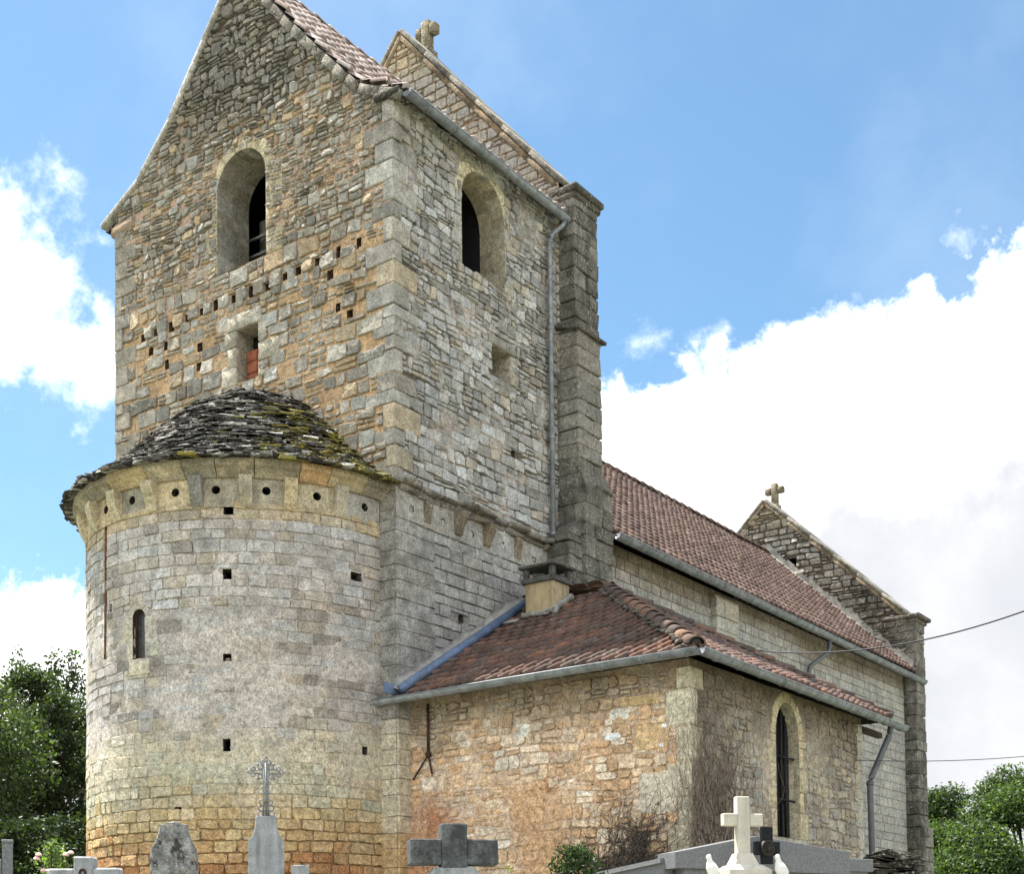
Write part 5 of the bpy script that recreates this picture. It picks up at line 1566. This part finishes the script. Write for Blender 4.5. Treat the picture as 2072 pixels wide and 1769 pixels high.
# ------------------------------------------------------------------ CABLES
def cable(pa, pb, sag, r, label):
    mb = MB(); pts = []
    for i in range(41):
        t_ = i / 40; q = pa.lerp(pb, t_); q.z -= sag * 4 * t_ * (1 - t_); pts.append(q)
    tube(mb, pts, r, 6); return tag(mb.build('overhead_cable', M_CABLE), label, 'cable')
e_ = at(2072, 1237, 24.0); a_ = Vector((.12, 10.67, 8.26)); e_.z += 1.345; far = a_ + (e_ - a_) * 1.9
cable(a_, far, 1.35, .014, 'thick black cable sagging from the nave wall off to the right')
a2 = Vector((AX, 5.9, 4.86)); e2 = at(2072, 1529, 24.0); far2 = a2 + (e2 - a2) * 1.5; far2.z += .10
cable(a2, far2, .10, .007, 'thin lower wire running from the annex corner past the west pier')

# ------------------------------------------------------------------ PLANTS
rng = np.random.default_rng(11)
def leaf_mesh(name, pts, size, cols, parent, mat=M_LEAF, up_bias=.35, aspect=.55):
    """pts (n,3): one folded leaf (two quads) at every point"""
    n = len(pts)
    d = rng.normal(size=(n, 3)); d /= np.linalg.norm(d, axis=1)[:, None]
    nrm = rng.normal(size=(n, 3)); nrm[:, 2] += up_bias * 2.5
    s = np.cross(nrm, d); s /= np.linalg.norm(s, axis=1)[:, None]
    nn = np.cross(d, s)
    L = size * rng.uniform(.6, 1.3, n)[:, None]; W = L * aspect
    a = pts - d * L / 2; b = pts + d * L / 2; m = pts + d * L * .05
    V = np.stack([a, m + s * W / 2 + nn * W * .18, b, m - s * W / 2 + nn * W * .18], 1).reshape(-1, 3)
    me = bpy.data.meshes.new(name)
    me.vertices.add(4 * n); me.vertices.foreach_set('co', V.astype(np.float32).ravel())
    base = np.arange(n) * 4
    tri = np.stack([base, base + 1, base + 2, base, base + 2, base + 3], 1).ravel()
    me.loops.add(6 * n); me.loops.foreach_set('vertex_index', tri.astype(np.int32))
    me.polygons.add(2 * n); me.polygons.foreach_set('loop_start', (np.arange(2 * n) * 3).astype(np.int32))
    me.update(calc_edges=True)
    ca = me.color_attributes.new('Col', 'FLOAT_COLOR', 'POINT')
    ca.data.foreach_set('color', np.repeat(cols, 4, axis=0).astype(np.float32).ravel())
    me.materials.append(mat)
    o = bpy.data.objects.new(name, me); COL.objects.link(o)
    if parent is not None: o.parent = parent
    return o
def leaf_cols(n, base, var=.3, alt=None, palt=.2):
    c = np.array(base)[None, :] * (1 + rng.uniform(-var, var, n))[:, None]
    if alt is not None:
        k = rng.random(n) < palt; c[k] = np.array(alt) * (1 + rng.uniform(-var, var, k.sum()))[:, None]
    return np.concatenate([c, np.ones((n, 1))], 1)
def tree(label, x, y, height, rad, n_leaf, leaf, base, alt, palt=.2, low=.04, group='trees behind the church', name='tree', spires=0):
    z0 = ground_z(x, y); r = empty(name, label, 'tree', (x, y, z0), group)
    B = Vector((x, y, z0))
    mb = MB(); th = height * .62; pts = [B + Vector((math.sin(i * .9) * .08 * i * .3, math.cos(i * 1.1) * .06 * i * .3, th * i / 6)) for i in range(7)]
    tube(mb, pts, rad * .075 + .06, 9, GREY, True, .05)
    clumps = []
    nc = 40
    for i in range(nc):
        zf = rng.uniform(low, 1.0); prof = (math.sin(math.pi * min(1, (zf * .80 + .18))) ** .75)
        a = rng.uniform(0, 2 * math.pi); rr = rad * prof * math.sqrt(rng.uniform(.10, 1.25)) * (1 + .22 * math.sin(3 * a + 5 * zf + rad * 9))
        c = B + Vector((rr * math.cos(a), rr * math.sin(a), height * zf * .93))
        clumps.append((c, rad * rng.uniform(.10, .36)))
        if i % 2 == 0:
            k = min(6, max(1, int(zf * 6 * .8))); s0 = pts[k]; mid = s0.lerp(c, .5) + Vector((0, 0, .12 * rad))
            tube(mb, [s0, mid, c], rad * .018 + .015, 5, GREY, False, .012)
    for k in range(spires):
        a = rng.uniform(0, 6.28); rr = rad * rng.uniform(0, .6); c = B + Vector((rr * math.cos(a), rr * math.sin(a), height * .93))
        for q in range(4): clumps.append((c + Vector((0, 0, q * .28)), .22 - .035 * q))
    mb.build('trunk', M_BARK, r)
    W_ = np.array([c[1] ** 2.2 for c in clumps]); W_ /= W_.sum(); cnt = rng.multinomial(n_leaf, W_)
    P = []; Cc = []
    for (c, rc), k in zip(clumps, cnt):
        d = rng.normal(size=(k, 3)); d /= np.linalg.norm(d, axis=1)[:, None]
        q = d * (rc * rng.uniform(.15, 1.15, k) ** .6)[:, None]; q[:, 2] *= .72
        q += np.array(c)[None, :] + rng.normal(size=(k, 3)) * leaf * .6
        P.append(q); Cc.append(leaf_cols(k, np.array(base) * rng.uniform(.62, 1.3), .3, alt, palt))
    leaf_mesh('crown', np.concatenate(P), leaf, np.concatenate(Cc), r)
    center(r); return r
dg_ = (.044, .062, .028); mg_ = (.042, .066, .026); lg_ = (.07, .112, .036)
def tpos(px, D): q = at(px, 1900, D); return q.x, q.y
tree('dark dense tree at the left edge, nearest the apse, with a spiky top', *tpos(40, 33), 7.6, 2.5, 44000, .115, dg_, lg_, .12, spires=4)
tree('dark tree whose crown disappears behind the left side of the apse', *tpos(165, 36), 7.7, 2.8, 44000, .115, dg_, lg_, .14, spires=3)
tree('tall tree at the left behind the two front ones, seen through gaps', *tpos(100, 43), 8.8, 3.4, 40000, .14, dg_, lg_, .3, spires=4)
tree('dark tree cut off by the left edge of the picture', *tpos(-70, 31), 7.2, 2.7, 30000, .12, dg_, lg_, .1)
tree('green tree partly hidden behind the west pier', *tpos(1880, 52), 6.9, 2.5, 32000, .15, mg_, lg_, .3, group='trees right of the church')
tree('tall bright green tree cut by the right edge', *tpos(2085, 47), 6.5, 3.0, 40000, .14, mg_, lg_, .35, group='trees right of the church')
tree('low broad light green tree between the pier and the right edge', *tpos(1990, 44), 4.3, 2.5, 34000, .14, mg_, lg_, .4, group='trees right of the church')
tree('shorter tree low in front at the right of the west pier', *tpos(1935, 48), 5.0, 2.2, 28000, .14, mg_, lg_, .4, group='trees right of the church')
# shrubs filling the gap under the left trees
def bush(name, label, cat, p, h, rad, n, leaf, base, alt, palt, parent_extra=None, group=None, cone=False):
    r = empty(name, label, cat, tuple(p), group); mb = MB(); P = []
    B = Vector(p)
    for k in range(14):
        a = rng.uniform(0, 6.28); zf = rng.uniform(.45, 1.0); rr = rad * rng.uniform(.2, .9) * ((1 - zf * .8) if cone else 1)
        e = B + Vector((rr * math.cos(a), rr * math.sin(a), h * zf))
        tube(mb, [B + Vector((rng.uniform(-.03, .03), rng.uniform(-.03, .03), 0)), B.lerp(e, .5) + Vector((0, 0, h * .12)), e], .012, 5, GREY, False, .004)
    mb.build('stems', M_BARK, r)
    zf = rng.random(n) ** .8; a = rng.uniform(0, 6.28, n)
    w_ = (1.12 - zf * .85) if cone else np.sin(np.pi * np.clip(zf * .85 + .12, 0, 1)) ** .6
    lump = 1 + .3 * np.sin(a * 3 + zf * 9) + .2 * np.sin(a * 5 - zf * 14)
    rr = rad * w_ * lump * np.sqrt(rng.uniform(.15, 1, n))
    q = np.stack([B.x + rr * np.cos(a), B.y + rr * np.sin(a), B.z + h * (.08 + zf * .95)], 1) + rng.normal(size=(n, 3)) * leaf * .5
    leaf_mesh('foliage', q, leaf, leaf_cols(n, base, .35, alt, palt), r)
    return r
for (px, D, h_, rd, lab) in ((35, 27, 2.9, 1.5, 'dark shrub under the trees at the left edge'), (130, 28, 3.1, 1.6, 'dark shrub under the trees beside the apse')):
    q = at(px, 1900, D); b_ = bush('shrub', lab, 'shrub', Vector((q.x, q.y, ground_z(q.x, q.y))), h_, rd, 9000, .11, (.02, .032, .013), dg_, .06); center(b_)
q = at(108, 1900, 11.0); rb_ = bush('rose_bush', 'leafy rose bush with pale pink blooms at the foot of the dark trees', 'rose bush', Vector((q.x, q.y, ground_z(q.x, q.y))), at(108, 1716, 11).z - ground_z(q.x, q.y), .17, 1500, .038, (.09, .13, .05), (.16, .22, .08), .35)
for (px, py) in ((143, 1727), (133, 1731), (78, 1731), (74, 1739), (100, 1764), (88, 1763)):
    mb = MB(); c = at(px, py, 10.85)
    for k in range(10):
        a = 2 * math.pi * k / 5 + (k > 4) * .6; rr = .013 if k > 4 else .006
        sphere(mb, c + Vector((math.cos(a) * rr, math.sin(a) * rr, .006 if k < 5 else 0)), .014, GREY, 7, 5, (1, 1, .8))
    mb.build('rose_bloom', M_ROSE, rb_)
center(rb_)
q = at(1166, 1900, 13.5); cb_ = bush('conifer', 'small dark green conifer seedling in front of the annex wall', 'conifer', Vector((q.x, q.y, ground_z(q.x, q.y))), at(1166, 1722, 13.5).z - ground_z(q.x, q.y), .50, 3600, .045, (.018, .034, .012), (.04, .07, .02), .25, cone=True); center(cb_)
q = at(1028, 1900, 11.5); wb_ = bush('weed', 'yellow green weed sprig beside the thick grey concrete cross', 'weed', Vector((q.x, q.y, ground_z(q.x, q.y))), at(1028, 1758, 11.5).z - ground_z(q.x, q.y), .06, 110, .035, (.26, .30, .08), (.35, .38, .12), .3); center(wb_)

# dried creeper on the annex walls: many thin wandering stems
def creeper(label, S, starts, n, h, spread, drift, dens_r=.005, lo=.35, leafn=0, mat=M_TWIG, zb=1.4, wander=.42):
    p = S(starts[0], 1.4, .02); r = empty('dry_creeper', label, 'creeper', tuple(p), 'dried creepers on the annex walls')
    mb = MB(); lp = []
    for i in range(n):
        u = random.choice(starts) + random.gauss(0, spread); v = zb + (random.uniform(0, 1.6) if random.random() < .5 else random.uniform(0, h * .7)) * min(1, h / 3)
        end = min(AZ - .03, zb + h * random.uniform(lo, 1.0)); a = random.gauss(0, .35); pts = []
        d = random.uniform(.02, .06)
        while v < end and len(pts) < 90:
            pts.append(S(u, v, d)); a += random.gauss(0, wander); a *= .86
            stp = .06; u += math.sin(a) * stp + drift * stp * random.uniform(-1, 1.6); v += math.cos(a) * stp * random.uniform(.5, 1.1)
            d = max(.015, min(.16, d + random.gauss(0, .010)))
            if random.random() < .2: lp.append(S(u, v, d + .02))
        if len(pts) > 3: tube(mb, pts, dens_r * random.uniform(.6, 1.6), 3, GREY, False, .002)
    mb.build('stems', mat, r)
    if leafn and lp:
        P = np.array([tuple(lp[random.randrange(len(lp))]) for _ in range(leafn)]) + rng.normal(size=(leafn, 3)) * .03
        leaf_mesh('dry_leaves', P, .045, leaf_cols(leafn, (.12, .085, .055), .4, (.17, .13, .09), .3), r)
    center(r)
M_TWIG2 = mat_simple('dark_dead_creeper_twig', (0.085, 0.07, 0.062), 0.95, 0, 5, 0.35)
creeper('thick curtain of dried brown creeper over the annex corner beside the barred window', SAS, [.40, .48, .58, .7, .82, .95, 1.1, 1.3], 210, 4.1, .10, .0, .0075, .5, 250, M_TWIG, 1.4, .27)
creeper('dark clump of dead creeper low on the annex wall, the one nearer the conifer seedling', SAE, [3.42, 3.5, 3.58], 130, 1.2, .06, .12, .007, .35, 200, M_TWIG2, 2.3)
creeper('dark dead creeper fanning up the annex wall beside its pale corner stones', SAE, [3.86, 3.95, 4.05], 150, 1.7, .08, .35, .0065, .3, 150, M_TWIG2, 2.3)
